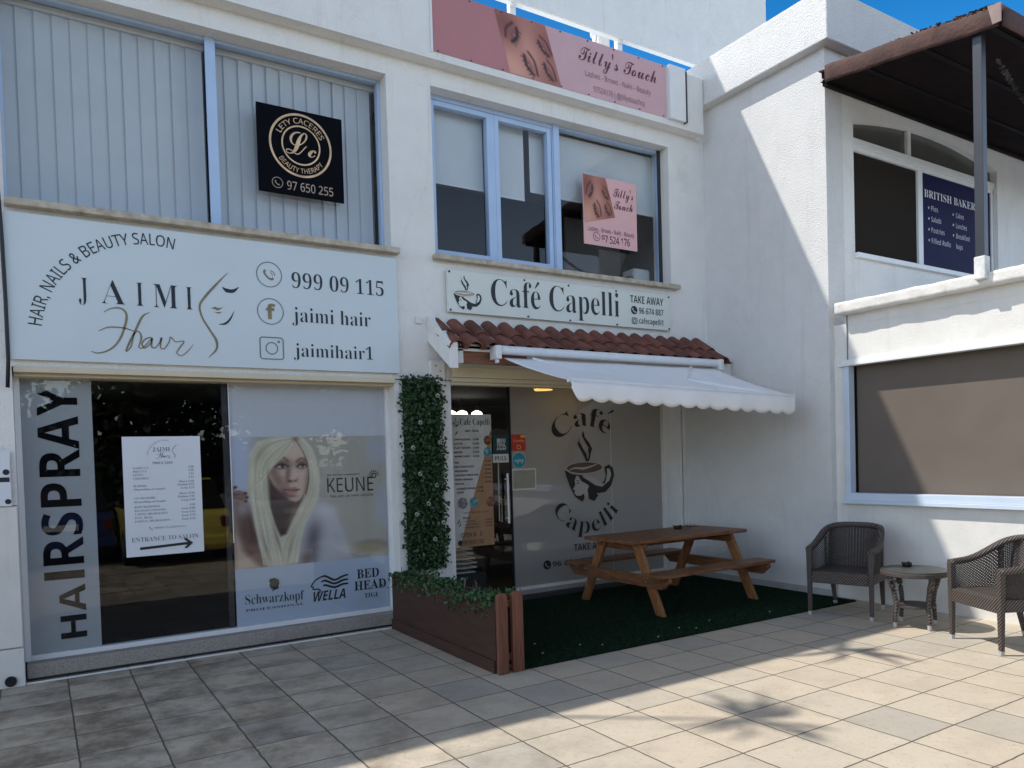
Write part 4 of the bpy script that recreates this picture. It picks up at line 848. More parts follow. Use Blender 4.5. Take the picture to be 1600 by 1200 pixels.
def sticker(name, label, x0, x1, z0, z1, mat, yq=YM):
    r = thing(name, label, 'sticker', ((x0+x1)/2, yq, z0), 0); MB().box(x0, x1, yq-.004, yq, z0, z1).build('sheet', mat, r); return r
r = sticker('pull_sign', 'white PULL sign on the cafe door edge', 4.40, 4.612, 1.602, 1.700, pm('pull_white', (0.62, 0.62, 0.58)))
mb = FL(); text(mb, 'PULL', 'serif', 4.425, 4.59, 1.628, 1.674, YM-.007); mb.build('lettering', INK, r)
r = sticker('door_sticker', 'dark green sticker with white scribble letters above the PULL sign', 4.406, 4.618, 1.712, 1.920, pm('bottle_green', (0.012, 0.05, 0.05)))
mb = FL(); text(mb, 'BEAU', 'sansb', 4.46, 4.57, 1.83, 1.875, YM-.007, off=.01); text(mb, 'TIFUL', 'sansb', 4.455, 4.575, 1.785, 1.82, YM-.007, off=.01); text(mb, 'THINGS', 'script', 4.45, 4.58, 1.745, 1.775, YM-.007, off=.01); mb.build('lettering', WHITEINK, r)
r = sticker('card_sticker', 'square red payment sticker on the frosted cafe pane', 4.658, 4.848, 1.732, 1.922, pm('red_print', (0.50, 0.045, 0.03)))
mb = FL(); text(mb, 'Friendly', 'sansb', 4.68, 4.83, 1.835, 1.862, YM-.007); mb.rframe(4.725, 4.78, 1.75, 1.80, .01, .008, YM-.007); mb.build('lettering', pm('orange_ink', (0.75, 0.35, 0.12)), r)
mb = FL(); mb.poly([(4.78, 1.885), (4.846, 1.885), (4.846, 1.915), (4.78, 1.915)], YM-.007); mb.build('corner_flash', pm('yellow_ink', (0.75, 0.42, 0.05)), r)
r = thing('round_sticker', 'round turquoise sticker below the red square', 'sticker', (4.752, YM, 1.53))
mb = FL(); mb.disc(4.752, 1.622, .095, YM-.002); mb.build('rim', pm('sticker_rim', (0.5, 0.55, 0.5)), r)
mb = FL(); mb.disc(4.752, 1.622, .088, YM-.004); mb.build('disc', pm('turquoise', (0.02, 0.27, 0.34)), r)
mb = FL(); text(mb, 'enjoy', 'script', 4.69, 4.815, 1.605, 1.655, YM-.006); mb.build('lettering', WHITEINK, r)
r = thing('paper_notice', 'blank cream card with pale border on the frosted cafe pane', 'notice', (4.815, YM, 1.27))
MB().box(4.645, 4.987, YM-.003, YM, 1.272, 1.524).build('border', pm('pale_border', (0.58, 0.57, 0.5)), r); MB().box(4.665, 4.967, YM-.0055, YM-.0032, 1.292, 1.504).build('card', pm('beige_card', (0.30, 0.28, 0.21)), r)
fl = thing('cafe_window_graphic', 'large brown cafe name and cup decal on the frosted pane', 'window graphic', (5.75, YM, 0.3))
DB = pm('decal_brown', (0.020, 0.014, 0.013), .5); y = YM-.001
cup_logo(fl, (5.405, 6.175, 1.085, 1.965), y, DB, pm('pane_beige', (0.385, 0.362, 0.335), .5, .02), pm('coffee_brown', (0.10, 0.06, 0.045), .5))
mb = FL(True); arc(mb, 'Cafe', 'serif', 5.735, 1.50, 0.50, 140, 50, 0.235, y, off=-.012, rz=.52)
mb.stroke([(5.735+.78*math.cos(R(62)), 1.50+.76*math.sin(R(62))), (5.735+.86*math.cos(R(58)), 1.50+.84*math.sin(R(58)))], [.012, .03], y)
arc(mb, 'Capelli', 'serif', 5.745, 1.30, 0.60, 207, 325, 0.205, y, inner=True, off=-.012, rz=.60)
text(mb, 'TAKE AWAY', 'sansb', 5.515, 6.10, .492, .575, y, off=-.012); text(mb, '96 674 887', 'sansb', 5.19, 5.80, .332, .395, y, off=-.012); mb.disc(5.11, .363, .055, y); mb.ring(5.95, .363, .035, .012, y); text(mb, 'cafecapelli1', 'sansb', 6.02, 6.6, .332, .395, y, off=-.012)
mb.build('lettering', DB, fl)
mb = FL(); handset2(mb, 5.11, .363, .032, y-.002); mb.build('phone_mark', MATS['pane_beige'], fl)
# door plate on the far left pier
r = thing('wall_notice', 'small white notice plate at the left edge of the salon', 'sign', (-0.5, 6.965, 1.4))
MB().box(-0.62, -0.178, 6.955, 6.966, 1.395, 1.82).build('panel', PAPER, r)
mb = FL(); mb.disc(-.205, 1.655, .022, 6.952); mb.poly([(-.30, 1.58), (-.185, 1.58), (-.185, 1.615), (-.30, 1.615)], 6.952); mb.disc(-.20, 1.43, .02, 6.952); mb.build('lettering', INK, r)
r = thing('hanging_cable', 'dark cable hanging down the salon sign left edge', 'cable', (-0.15, 6.94, 3.0))
MB().tube([(-0.19, 6.93, 4.6), (-0.178, 6.93, 3.9), (-0.165, 6.93, 3.5), (-0.158, 6.93, 3.0), (-0.158, 6.935, 2.5), (-0.17, 6.95, 2.3)], 0.014, 8).build('sheath', BLACK, r, smooth=True)
r = thing('drain_pipe', 'black round drain outlet at the foot of the left pier', 'drain', (-0.24, 6.96, 0.04)); MB().tube([(-0.235, 6.97, .05), (-0.235, 6.945, .05)], .04, 16).build('outlet', BLACK, r)

# ------------------------------------------------------------------ bakery building on the right
bk = thing('bakery_building', 'white rendered bakery building with terrace and arched upper window', 'building', (10, 6, 0))
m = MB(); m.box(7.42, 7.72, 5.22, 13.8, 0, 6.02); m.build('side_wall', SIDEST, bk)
m = MB().box(7.40, 7.419, 5.225, 7.40, 0, 0.085); m.build('plinth', pm('plinth_grey', (0.42, 0.42, 0.42), .8), bk)
m = MB(); m.box(7.72, 7.915, 5.22, 5.56, 2.9, 6.02); m.box(11.10, 16, 5.22, 5.56, 2.9, 6.02); m.box(7.915, 11.10, 5.22, 5.56, 2.9, 3.80)
arcp = [(7.915, 6.02), (11.10, 6.02), (11.10, 5.33)]+[(9.5075-1.5925*math.cos(math.pi*(1-k/16)), 5.33+0.16*math.sin(math.pi*(1-k/16)*1.0)) for k in range(1, 16)][:0]
top = []
for k in range(21):
    u = k/20; top.append((11.10-3.185*u, 5.32+0.17*(1-(2*u-1)**2)))
arcp = [(7.915, 6.02), (11.10, 6.02)]+top
m.prism(arcp[::-1], lambda p, y: (p[0], y, p[1]), 5.22, 5.56); m.box(15.8, 16, 5.56, 13.8, 2.9, 6.02); m.box(7.72, 16, 13.6, 13.8, 0, 6.02); m.build('front_wall', STUCCO, bk)
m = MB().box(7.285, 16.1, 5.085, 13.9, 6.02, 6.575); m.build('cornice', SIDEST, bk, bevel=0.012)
m = MB().box(7.50, 16, -3.0, 5.22, 0, 1.055); m.box(7.50, 7.75, 5.085, 5.22, 1.055, 3.0); m.box(7.50, 16, -3.0, -2.8, 1.055, 3.0); m.build('lower_wall', OFFWH, bk)
m = MB().box(7.50, 16, -2.8, 5.085, 2.60, 2.98); m.box(7.50, 7.72, -3, 5.085, 2.981, 3.10); m.build('terrace_slab', OFFWH, bk)
m = MB().box(7.487, 7.499, 5.05, 5.057, 2.61, 3.085); m.build('joint_line', GREY, bk)
def ledge(u, v):
    yv = 5.12-8.1*u; t = v*2*math.pi; cx, cz = 7.50, 3.155
    nx = 0.125*max(-1, min(1, 1.5*math.cos(t))); nz = 0.062*max(-1, min(1, 1.5*math.sin(t)))
    n = 0.005*math.sin(yv*9+math.sin(yv*3.1)*2)+0.003*math.sin(yv*23+t*2)+0.0015*math.sin(yv*51+t*5)
    return (cx+nx+n*math.cos(t), yv, cz+nz+n*0.6*math.sin(t))
m = MB().grid(ledge, 220, 20); m.face([ledge(0, k/20) for k in range(20)]); m.build('ledge_cap', pm('flaking_plaster', (0.72, 0.70, 0.66), .9, .08, 8, .25, 26, dirt=((0.40, .38, .35), 3.5, .60, .70)), bk, smooth=True)
m = MB().box(7.435, 7.54, -2.7, 5.14, 2.535, 2.565); m.box(7.46, 7.54, -2.7, 5.11, 2.566, 2.60); wf2 = m.build('screen_headrail', WALU, bk, bevel=0.004)
m = MB(); m.box(7.46, 7.56, 5.025, 5.084, 1.06, 2.534); m.box(7.44, 7.58, -2.7, 5.0249, 1.09, 1.165); m.box(7.425, 7.58, -2.7, 5.115, 1.05, 1.089); wf3 = m.build('lower_window_frame', ALU, bk, bevel=0.004)
m = MB(); m.box(7.60, 7.605, -2.7, 5.02, 1.15, 2.55); m.build('screen_blind', MESHF, wf3)
m = MB().box(7.62, 7.75, -2.7, 5.08, 1.06, 2.6); m.build('window_backing', DGLASS, wf3)
# upper bakery window
pm('dark_mesh', (0.028, 0.022, 0.018), .9, .1, 200, spec=.1)
window(bk, WALU, [(7.92, 9.34, 3.82, 5.08, 0.05), (9.34, 11.09, 3.82, 5.08, 0.05)], [(7.96, 9.30, 3.86, 5.04)], 5.27, 5.33, 5.30, 'bakery_window', MATS['dark_mesh'])
m = MB().box(7.92, 11.09, 5.25, 5.34, 5.081, 5.165); m.box(9.08, 9.15, 5.27, 5.33, 5.166, 5.47); m.box(7.90, 11.1, 5.17, 5.27, 3.795, 3.85); m.build('transom_rail', WALU, bk, bevel=.004)
m = MB(); m.box(7.92, 11.09, 5.36, 5.37, 3.80, 5.05); m.build('dark_screen', pm('dark_mesh', (0.028, 0.022, 0.018), .8, .1, 200), bk)
m = MB(); m.box(7.92, 11.09, 5.31, 5.315, 5.12, 5.50); m.build('fanlight_pane', pm('fanlight', (0.10, 0.10, 0.09), .25, .1, 3, spec=.6), bk)
sg = thing('bakery_sign', 'navy British bakery sign panel in the arched upper window', 'sign', (10, 5.26, 3.85))
MB().box(9.395, 11.03, 5.285, 5.298, 3.88, 5.06).build('panel', NAVY, sg)
mb = FL(); y = 5.282; text(mb, 'BRITISH BAKERY', 'serif', 9.445, 10.75, 4.74, 4.835, y, off=-.008); mb.build('heading', WHITEINK, sg)
mb = FL()
for i, t in enumerate(('Pies', 'Salads', 'Pastries', 'Filled Rolls')): text(mb, t, 'sansb', 9.595, 9.595+.036*len(t)+.01, 4.585-.134*i, 4.65-.134*i, y, off=-.015); mb.disc(9.54, 4.617-.134*i, .016, y, seg=12)
for i, t in enumerate(('Cakes', 'Lunches', 'Breakfast', 'baps')):
    text(mb, t, 'sansb', 10.17, 10.17+.036*len(t)+.01, 4.58-.132*i, 4.645-.132*i, y, off=-.015)
    if i < 3: mb.disc(10.105, 4.612-.132*i, .016, y, seg=12)
mb.build('lettering', pm('dim_white_ink', (0.5, 0.5, 0.58)), sg)

# pergola on the terrace
pg = thing('terrace_pergola', 'brown canvas terrace pergola roof on a dark steel post', 'pergola', (9, 4.3, 3.0))
m = MB()
EX0, EX1, YF, YB_, ZF, ZB = 7.30, 13.5, 3.40, 5.21, 5.31, 5.56
def roof(u, v):
    p = Vector((EX0+(EX1-EX0)*u, YF+(YB_-YF)*v, ZF+0.165+(ZB-ZF)*v)); p.z += 0.006*math.sin(u*19)*math.sin(v*9); return p
m.grid(roof, 60, 16); o = m.build('canvas_roof', PERG, pg, smooth=True); md = o.modifiers.new('solid', 'SOLIDIFY'); md.thickness = 0.012
m = MB().grid(lambda u, v: tuple(Vector(roof(u, v))-Vector((-.02*(1-2*u), 0, .115))), 60, 16); m.build('underside_shade', pm('painted_shade', (0.012, 0.007, 0.007), .9, .3, 6, spec=.1), pg, smooth=True)  # near-black sheet added to paint in the shade under the canvas
m = MB()
def fas(u, v):
    yv = YF+(YB_-0.1-YF)*u; z = ZF+(ZB-ZF)*u; q = .004*math.sin(u*31) + (.012 if int(u*3.2) % 2 else 0); return (EX0-0.008-q-.012*math.sin(math.pi*v), yv, z+0.180*v+0.002*math.sin(u*23))
m.grid(fas, 40, 6); 
def fas2(u, v): return (EX0+(EX1-EX0)*u, YF-0.02-.01*math.sin(math.pi*v), ZF+0.180*v+.003*math.sin(u*31))
m.grid(fas2, 60, 4); o = m.build('valance', PERG, pg, smooth=True); md = o.modifiers.new('solid', 'SOLIDIFY'); md.thickness = 0.008
m = MB().face([(7.275, 3.36, 5.31), (7.30, 3.33, 5.50), (7.38, 3.33, 5.49), (7.36, 3.35, 5.36)]); 
m = MB(); m.prism([(3.36, 5.33), (3.36, 5.49), (3.47, 5.505), (3.43, 5.33)], fnx, 7.248, 7.262); m.build('corner_patch', pm('worn_patch', (0.30, 0.22, 0.2), .8, .2, 10), pg)
m = MB()
for x in (7.34, 8.9, 10.5, 12.1): m.prism([(3.43, ZF+.09), (3.43, ZF+.15), (5.20, ZB+.15), (5.20, ZB+.09)], fnx, x, x+0.05)
for v in (0.02, 0.35, 0.68): m.box(7.34, 13.4, YF+(YB_-YF)*v+.03, YF+(YB_-YF)*v+.08, ZF+(ZB-ZF)*v+.04, ZF+(ZB-ZF)*v+.088)
m.box(7.34, 13.4, 5.14, 5.19, ZB+.0, ZB+.07)
m.build('roof_frame', pm('dark_steel', (0.007, 0.006, 0.007), .7, spec=.15), pg)
m = MB().box(7.335, 7.41, 3.565, 3.645, 3.36, ZF+.12); m.build('post', POSTM, pg, bevel=.004)
m = MB().box(7.325, 7.42, 3.555, 3.655, 3.15, 3.36); m.build('post_base', pm('chipped_white', (0.7, .7, .68), .8, .2, 14), pg, bevel=.01)
m = MB().box(13.0, 13.075, 3.565, 3.645, 3.1, ZF+.12); m.build('post', POSTM, pg, bevel=.004)
mb = MB(); pts = []
for k in range(420):
    yv = 3.40+abs(random.gauss(0, .45)); pts.append((7.30+random.uniform(-.02, .10), min(yv, 5.0), ZF+(ZB-ZF)*(min(yv, 5.0)-YF)/(YB_-YF)+.185+random.uniform(0, .022)))
leafy(mb, pts, .045, (0, 0, 1), .8); mb.build('leaf_litter', pm('rust_litter', (0.13, .075, .05), .9, .5, 20), pg)
hp = thing('hanging_garland', 'dark garland hanging under the pergola roof', 'garland', (8.2, 3.7, 5.1))
mb = MB()
for k in range(60):
    t = k/59; p = (7.75+1.3*t, 3.62-.02*t, 5.22-0.25*t-0.18*math.sin(math.pi*t)); leafy(mb, [p, p], .07, None)
mb.build('leaves', pm('dry_leaf', (0.05, .045, .04), .8), hp)

# ------------------------------------------------------------------ rooftop things
rs_ = thing('roof_screen', 'large white rooftop screen panel on posts behind the parapet', 'screen', (7, 8.0, 5.65))
MB().box(1.85, 9.93, 8.0, 8.05, 7.32, 9.36).build('panel', STUCCO, rs_)
tl = bpy.data.materials.new('translucent_edge'); tl.use_nodes = True; n_ = tl.node_tree; tb = n_.nodes.new('ShaderNodeBsdfTranslucent'); tb.inputs[0].default_value = (.85, .86, .85, 1); db = n_.nodes.new('ShaderNodeBsdfDiffuse'); db.inputs[0].default_value = (.8, .8, .8, 1)
mx_ = n_.nodes.new('ShaderNodeMixShader'); mx_.inputs[0].default_value = .75; n_.links.new(db.outputs[0], mx_.inputs[1]); n_.links.new(tb.outputs[0], mx_.inputs[2]); n_.links.new(mx_.outputs[0], n_.nodes['Material Output'].inputs[0])
mb = MB(); mb.flat = True; mb.poly([(3.2, 7.262), (8.44, 7.262), (8.44, 7.318), (3.2, 7.318)], 8.02); mb.build('edge_strip', tl, rs_)
mb = MB()
for x in (2.0, 3.5, 5.2, 6.93, 9.6): mb.box(x, x+0.085, 8.051, 8.12, 5.645, 9.2)
mb.build('post', WALU, rs_)
MB().box(3.5, 9.6, 8.121, 8.16, 7.6, 7.68).build('rail', WALU, rs_)
r = thing('flue_pipe', 'grey cylindrical flue rising behind the pink banner', 'flue', (6.9, 8.4, 5.65)); MB().lathe([(.12, 0), (.12, 1.9), (.15, 1.9), (.15, 2.0)], (6.93, 8.4, 5.65), 20).build('pipe', WALU, r, smooth=False)
r = thing('antenna_stay', 'thin slanted stay rod behind the pink banner', 'rod', (6.5, 8.3, 5.65)); MB().tube([(6.55, 8.3, 5.65), (6.83, 8.3, 8.0)], .014, 8).build('rod', STEEL, r)
def yucca(x, y, h, n, lab):
    r = thing('potted_yucca', lab, 'plant', (x, y, 5.65), 0, 'tall yuccas on the salon roof')
    MB().lathe([(.16, 0), (.24, .4), (.22, .4), (.2, .36)], (x, y, 5.65), 18).build('pot', TILE_R, r)
    MB().tube([(x, y, 6.0), (x+.03, y, 6+h*.5), (x, y, 5.65+h-.2)], [.024, .020, .016], 8).build('trunk', BARK, r)
    mb = MB(); rr = random.Random(int(x*10))
    for k in range(n):
        a = rr.uniform(0, 6.28); e = rr.uniform(-.5, 1.3); L_ = rr.uniform(.45, .75); d = Vector((math.cos(a)*math.cos(e), math.sin(a)*math.cos(e), math.sin(e))); s_ = Vector((-math.sin(a), math.cos(a), 0))*.035
        b0 = Vector((x, y, 5.65+h-.15)); m1 = b0+d*L_*.55+Vector((0, 0, .04)); t_ = b0+d*L_-Vector((0, 0, .12))
        mb.face([b0-s_*.5, b0+s_*.5, m1+s_, m1-s_]); mb.face([m1-s_, m1+s_, t_])
    mb.build('leaves', LEAF3, r)
yucca(-1.80, 7.55, 4.1, 17, 'tall potted yucca standing at the left of the salon roof')
yucca(0.97, 7.52, 2.62, 14, 'shorter potted yucca standing mid way along the salon roof')

# ------------------------------------------------------------------ planting by the cafe entrance
pt = thing('wooden_planter', 'long dark brown wooden planter box with two rounded end posts', 'planter', (3.03, 5.95, 0))
MB().box(2.92, 2.945, 4.985, 6.97, 0.02, 0.545).build('side_board', BROWNW, pt, bevel=.004)
MB().box(3.115, 3.14, 4.985, 6.97, 0.02, 0.545).build('side_board', BROWNW, pt, bevel=.004)
MB().box(2.905, 2.919, 4.99, 6.97, 0.0, 0.10).build('plinth_board', BROWNW, pt, bevel=.003)
MB().box(2.946, 3.114, 6.94, 6.97, 0.02, 0.545).build('end_board', BROWNW, pt)
MB().box(2.946, 3.114, 4.99, 6.94, 0.05, 0.49).build('soil', SOIL, pt)
for a, b in ((2.915, 3.003), (3.045, 3.143)):
    c = (a+b)/2; h = (b-a)/2; poly = [(a, 0), (b, 0), (b, .59)]+[(c+h*math.cos(R(t)), .59+h*.75*math.sin(R(t))) for t in range(15, 180, 15)]+[(a, .59)]
    m = MB().prism(poly, lambda p, y: (p[0], y, p[1]), 4.925, 4.965); m.build('end_post', BROWNP, pt, bevel=.005)
MB().box(2.93, 3.13, 4.966, 4.984, .50, .555).box(2.93, 3.13, 4.966, 4.984, .09, .145).build('cross_rail', PINE, pt, bevel=.003)
gp = thing('planter_plant', 'low trailing green plants filling the wooden planter', 'plant', (3.03, 5.95, .49))
mb = MB(); pts = []
for k in range(2300):
    yv = random.uniform(4.99, 6.98); h = .50+.12*(0.6+.4*math.sin(yv*5.3)+.3*math.sin(yv*13)); xs = random.gauss(3.03, .075); z = random.uniform(.50, h)
    if abs(xs-3.03) > .11: z -= random.uniform(0, .10)
    pts.append((xs, yv, z))
for k in range(260):
    yv = random.uniform(5.0, 6.95); pts.append((2.905-random.uniform(0, .02), yv, .56-abs(random.gauss(0, .035))*(1.4 if math.sin(yv*7) > 0 else .6)))
leafy(mb, pts, .036, None, asp=.6); mb.build('leaves', LEAF2, gp)
mb = MB()
for k in range(26):
    yv = random.uniform(5.0, 6.95); x = random.uniform(2.95, 3.12); mb.tube([(x, yv, .48), (x+random.gauss(0, .02), yv+random.gauss(0, .02), .62)], .003, 5)
mb.build('stem', BARK, gp)
iv = thing('ivy_column', 'tall column of dark green artificial ivy with white flowers on the pier', 'plant', (3.3, 6.93, .55))
mb = MB(); pts = []
for k in range(5200):
    z = random.uniform(.55, 2.5); xe = 0.22+.012*math.sin(z*9)+.010*math.sin(z*23)
    x = 3.305+random.uniform(-xe, xe)+random.gauss(0, .012); pts.append((x, 6.99-abs(random.gauss(0.05, .035)), z+random.gauss(0, .01)))
leafy(mb, pts, .038, (0, -1, .35), .9, .62)
stray = []
for k in range(60):
    z = random.uniform(.6, 2.48); sd = random.choice((-1, 1)); stray.append((3.305+sd*random.uniform(.225, .262), 6.95, z))
leafy(mb, stray, .045, (0, -1, .2), .9, .6); mb.build('leaves', LEAF, iv)
MB().box(3.11, 3.50, 6.965, 6.998, .55, 2.47).build('backing_mat', pm('mat_green', (.01, .025, .01), .9), iv)
mb = MB()
for x, z in ((3.44, 2.30), (3.24, 2.03), (3.45, 1.83), (3.15, 1.78), (3.22, 1.52), (3.40, 1.40), (3.30, 1.22), (3.46, 1.02), (3.36, .86), (3.17, 1.12)):
    for k in range(6):
        a = k*1.047+x; c = Vector((x+.016*math.cos(a), 6.875, z+.016*math.sin(a))); mb.face([c+Vector((.010*math.cos(a+t), -.008*math.cos(t*1.7), .010*math.sin(a+t))) for t in (0, 1.2, 2.4, 3.6, 4.9)])
mb.build('flowers', PETAL, iv)

# ---- artificial turf and fallen petals
tf = thing('turf_mat', 'dark green artificial turf mat under the picnic table', 'mat', (5.3, 6.1, 0))
MB().box(3.15, 7.398, 4.94, 7.38, 0.001, 0.014).build('mat', TURF, tf)
mb = MB()
for k in range(26000):
    x = random.uniform(3.15, 7.39); yv = random.uniform(4.93, 7.37) if k % 3 else 4.935+abs(random.gauss(0, .25)); a = random.uniform(0, 6.28); s = .003; t = Vector((random.gauss(0, .007), random.gauss(0, .007), random.uniform(.010, .022)))
    b = Vector((x, yv, .013)); q = Vector((math.cos(a)*s, math.sin(a)*s, 0)); mb.face([b-q, b+q, b+t])
o = mb.build('turf_fibres', pm('turf_fibre', (0.019, 0.045, 0.022), .8, .6, 25, spec=.1), tf); o['kind'] = 'stuff'
pet = [(5.0, 5.15), (5.12, 5.05), (5.45, 5.2), (4.62, 5.02), (3.9, 5.22), (4.05, 5.1), (3.5, 5.2), (3.62, 5.5), (6.2, 5.1)]
def petal(x, yv, z, s, lab, grp):
    mb = MB(); a = random.uniform(0, 6.28); n = 9
    mb.face([(x+s*(1+.3*math.sin(3*t+a))*math.cos(t), yv+.6*s*math.sin(t+.4), z+.004+.006*math.sin(t*2+a)) for t in [6.283*k/n for k in range(n)]])
    o = mb.build('fallen_petal', PETAL); md = o.modifiers.new('solid', 'SOLIDIFY'); md.thickness = .002; return setp(o, lab, 'petal', grp)
for x, yv in pet: petal(x, yv, .022, random.uniform(.007, .014), 'small white petal fallen on the dark green turf', 'petals fallen on the turf')
petal(2.35, 6.23, .002, .03, 'white scrap lying on the paving before the salon', None)

# ------------------------------------------------------------------ picnic table
tb_ = thing('picnic_table', 'varnished pine picnic table with two attached benches', 'picnic table', (5.949, 6.286, 0.014), 0.022)
L2 = 0.866
def wood(name, mat=PINE, **k):
    return lambda mb: mb.build(name, mat, tb_, bevel=.005, local=True, **k)
bw = 0.8/5
for i in range(5):
    mb = MB(); y0 = -0.4+i*bw; e = random.uniform(-.006, .006)
    if i == 0:  # wavy live edge on the front board
        N = 30; poly = [(-L2, y0+bw-.003)]+[( -L2+2*L2*k/N, y0+.006*math.sin(k*.9)+.005*math.sin(k*.37)) for k in range(N+1)]+[(L2, y0+bw-.003)]
        mb.prism(poly, lambda p, z: (p[0], p[1], z), .715, .752)
    else: mb.box(-L2+e, L2+e, y0, y0+bw-.004, .715, .752)
    wood('top_board')(mb)
for s in (-1, 1):
    mb = MB()
    mb.box(-L2+.01, L2-.01, s*.79-(.26 if s > 0 else 0), s*.79+(.26 if s < 0 else 0), .405, .439); wood('bench')(mb)
for s in (-1, 1):
    x = s*.70
    mb = MB().prism([(-.36, .713), (.36, .713), (.36, .66), (.30, .62), (-.30, .62), (-.36, .66)], lambda p, X_: (X_, p[0], p[1]), x-.02-.045*s, x+.02-.045*s); wood('top_support', PINEX)(mb)
    mb = MB().prism([(-.79, .403), (.79, .403), (.79, .36), (.70, .285), (-.70, .285), (-.79, .36)], lambda p, X_: (X_, p[0], p[1]), x-.022+.048*s, x+.022+.048*s); wood('bench_support', PINEX)(mb)
    for t in (-1, 1):
        mb = MB().prism([(t*.20, .714), (t*.32, .714), (t*.66, 0.0), (t*.55, 0.0)], lambda p, X_: (X_, p[0], p[1]), x-.022, x+.022); wood('leg', pm('pine_leg', (0.265, 0.115, 0.044), .45, .35, 5, .15, 30, stretch=(14, 4, 2)))(mb)
mb = MB().box(-.68, .68, -.025, .025, .63, .70); wood('stretcher')(mb)
for s in (-1, 1):
    for t in (-1, 1):
        for yq, z in ((.285, .665), (.475, .34), (.50, .375)):
            xo = s*.70+(s*.023 if z > .5 else s*(.0705+.001)); MB().tube([(xo, t*yq, z), (xo+s*.006, t*yq, z)], .011, 10).build('bolt', STEEL, tb_, local=True)
def ashtray(x, yv, z, r_, lab):
    r = thing('ashtray', lab, 'ashtray', (x, yv, z)); MB().lathe([(r_*.85, 0), (r_, .012), (r_*1.02, .034), (r_*.86, .034), (r_*.78, .012), (.001, .010)], (x, yv, z), 28).build('bowl', BLACK, r, smooth=False)
    mb = MB()
    for k in range(3):
        a = R(40+120*k); mb.box(-.012, .012, r_*.84, r_*1.06, .026, .042, Matrix.Translation((x, yv, z)) @ Matrix.Rotation(a, 4, 'Z'))
    mb.build('rim_notch', BLACK, r)
ashtray(6.33, 6.50, .766, .052, 'black round ashtray on the picnic table')
r = thing('paper_napkin', 'crumpled white paper napkin beside the picnic table ashtray', 'napkin', (6.6, 6.6, .77))
def nap(u, v): return (6.56+.14*u, 6.56+.10*v, .772+.014*abs(math.sin(u*7+v*3))+.008*math.sin(v*11))
MB().grid(nap, 12, 10).build('sheet', PETAL, r, smooth=True)

# ------------------------------------------------------------------ wicker furniture
def herring():
    m = bpy.data.materials.new('woven_wicker'); m.use_nodes = True; n = m.node_tree; L = n.links; b = n.nodes['Principled BSDF']; b.inputs['Roughness'].default_value = .5
    tc = n.nodes.new('ShaderNodeTexCoord'); wv = n.nodes.new('ShaderNodeTexWave'); wv.bands_direction = 'DIAGONAL'; wv.inputs['Scale'].default_value = 22; wv.inputs['Distortion'].default_value = .6
    nz = n.nodes.new('ShaderNodeTexNoise'); nz.inputs['Scale'].default_value = 30
    L.new(tc.outputs['Object'], wv.inputs['Vector']); L.new(tc.outputs['Object'], nz.inputs['Vector'])
    rp = n.nodes.new('ShaderNodeValToRGB'); rp.color_ramp.elements[0].position = .15; rp.color_ramp.elements[0].color = (.022, .018, .017, 1); rp.color_ramp.elements[1].position = .6; rp.color_ramp.elements[1].color = (.150, .120, .106, 1)
    mx = n.nodes.new('ShaderNodeMixRGB'); mx.blend_type = 'MULTIPLY'; mx.inputs[0].default_value = .35
    L.new(wv.outputs['Fac'], rp.inputs[0]); L.new(rp.outputs[0], mx.inputs[1]); L.new(nz.outputs['Color'], mx.inputs[2]); L.new(mx.outputs[0], b.inputs['Base Color'])
    bp = n.nodes.new('ShaderNodeBump'); bp.inputs['Strength'].default_value = .9; bp.inputs['Distance'].default_value = .006; L.new(wv.outputs['Fac'], bp.inputs['Height']); L.new(bp.outputs[0], b.inputs['Normal']); return m
HERR = herring()
def taper_leg(p0, p1, a0, a1):
    mb = MB(); p0, p1 = Vector(p0), Vector(p1); V = []
    for p, a in ((p0, a0), (p1, a1)): V.append([mb.bm.verts.new(p+Vector((sx*a, sy*a, 0))) for sx, sy in ((-1, -1), (1, -1), (1, 1), (-1, 1))])
    mb.bm.faces.new(V[0][::-1]); mb.bm.faces.new(V[1])
    for k in range(4): mb.bm.faces.new([V[0][k], V[0][(k+1) % 4], V[1][(k+1) % 4], V[1][k]])
    return mb
def weave(mb, fn, nu, nv, wu, wv, off=.0035):
    """basket weave: strips along u and along v over a surface fn(u, v) with normal offset"""
    def pt(u, v, d):
        e = 1e-3; p = Vector(fn(u, v)); n = (Vector(fn(u+e, v))-p).cross(Vector(fn(u, v+e))-p)
        return p+n.normalized()*d if n.length > 0 else p
    for i in range(nu):
        u = (i+.5)/nu; prev = None
        for j in range(nv*2+1):
            v = j/(nv*2); d = off*math.cos(math.pi*(j+2*i)/2.0); q = (pt(u-wu/2, v, d), pt(u+wu/2, v, d))
            if prev: mb.face([prev[0], prev[1], q[1], q[0]])
            prev = q
    for j in range(nv):
        v = (j+.5)/nv; prev = None
        for i in range(nu*2+1):
            u = i/(nu*2); d = -off*math.cos(math.pi*(i+2*j)/2.0); q = (pt(u, v-wv/2, d), pt(u, v+wv/2, d))
            if prev: mb.face([prev[0], prev[1], q[1], q[0]])
            prev = q
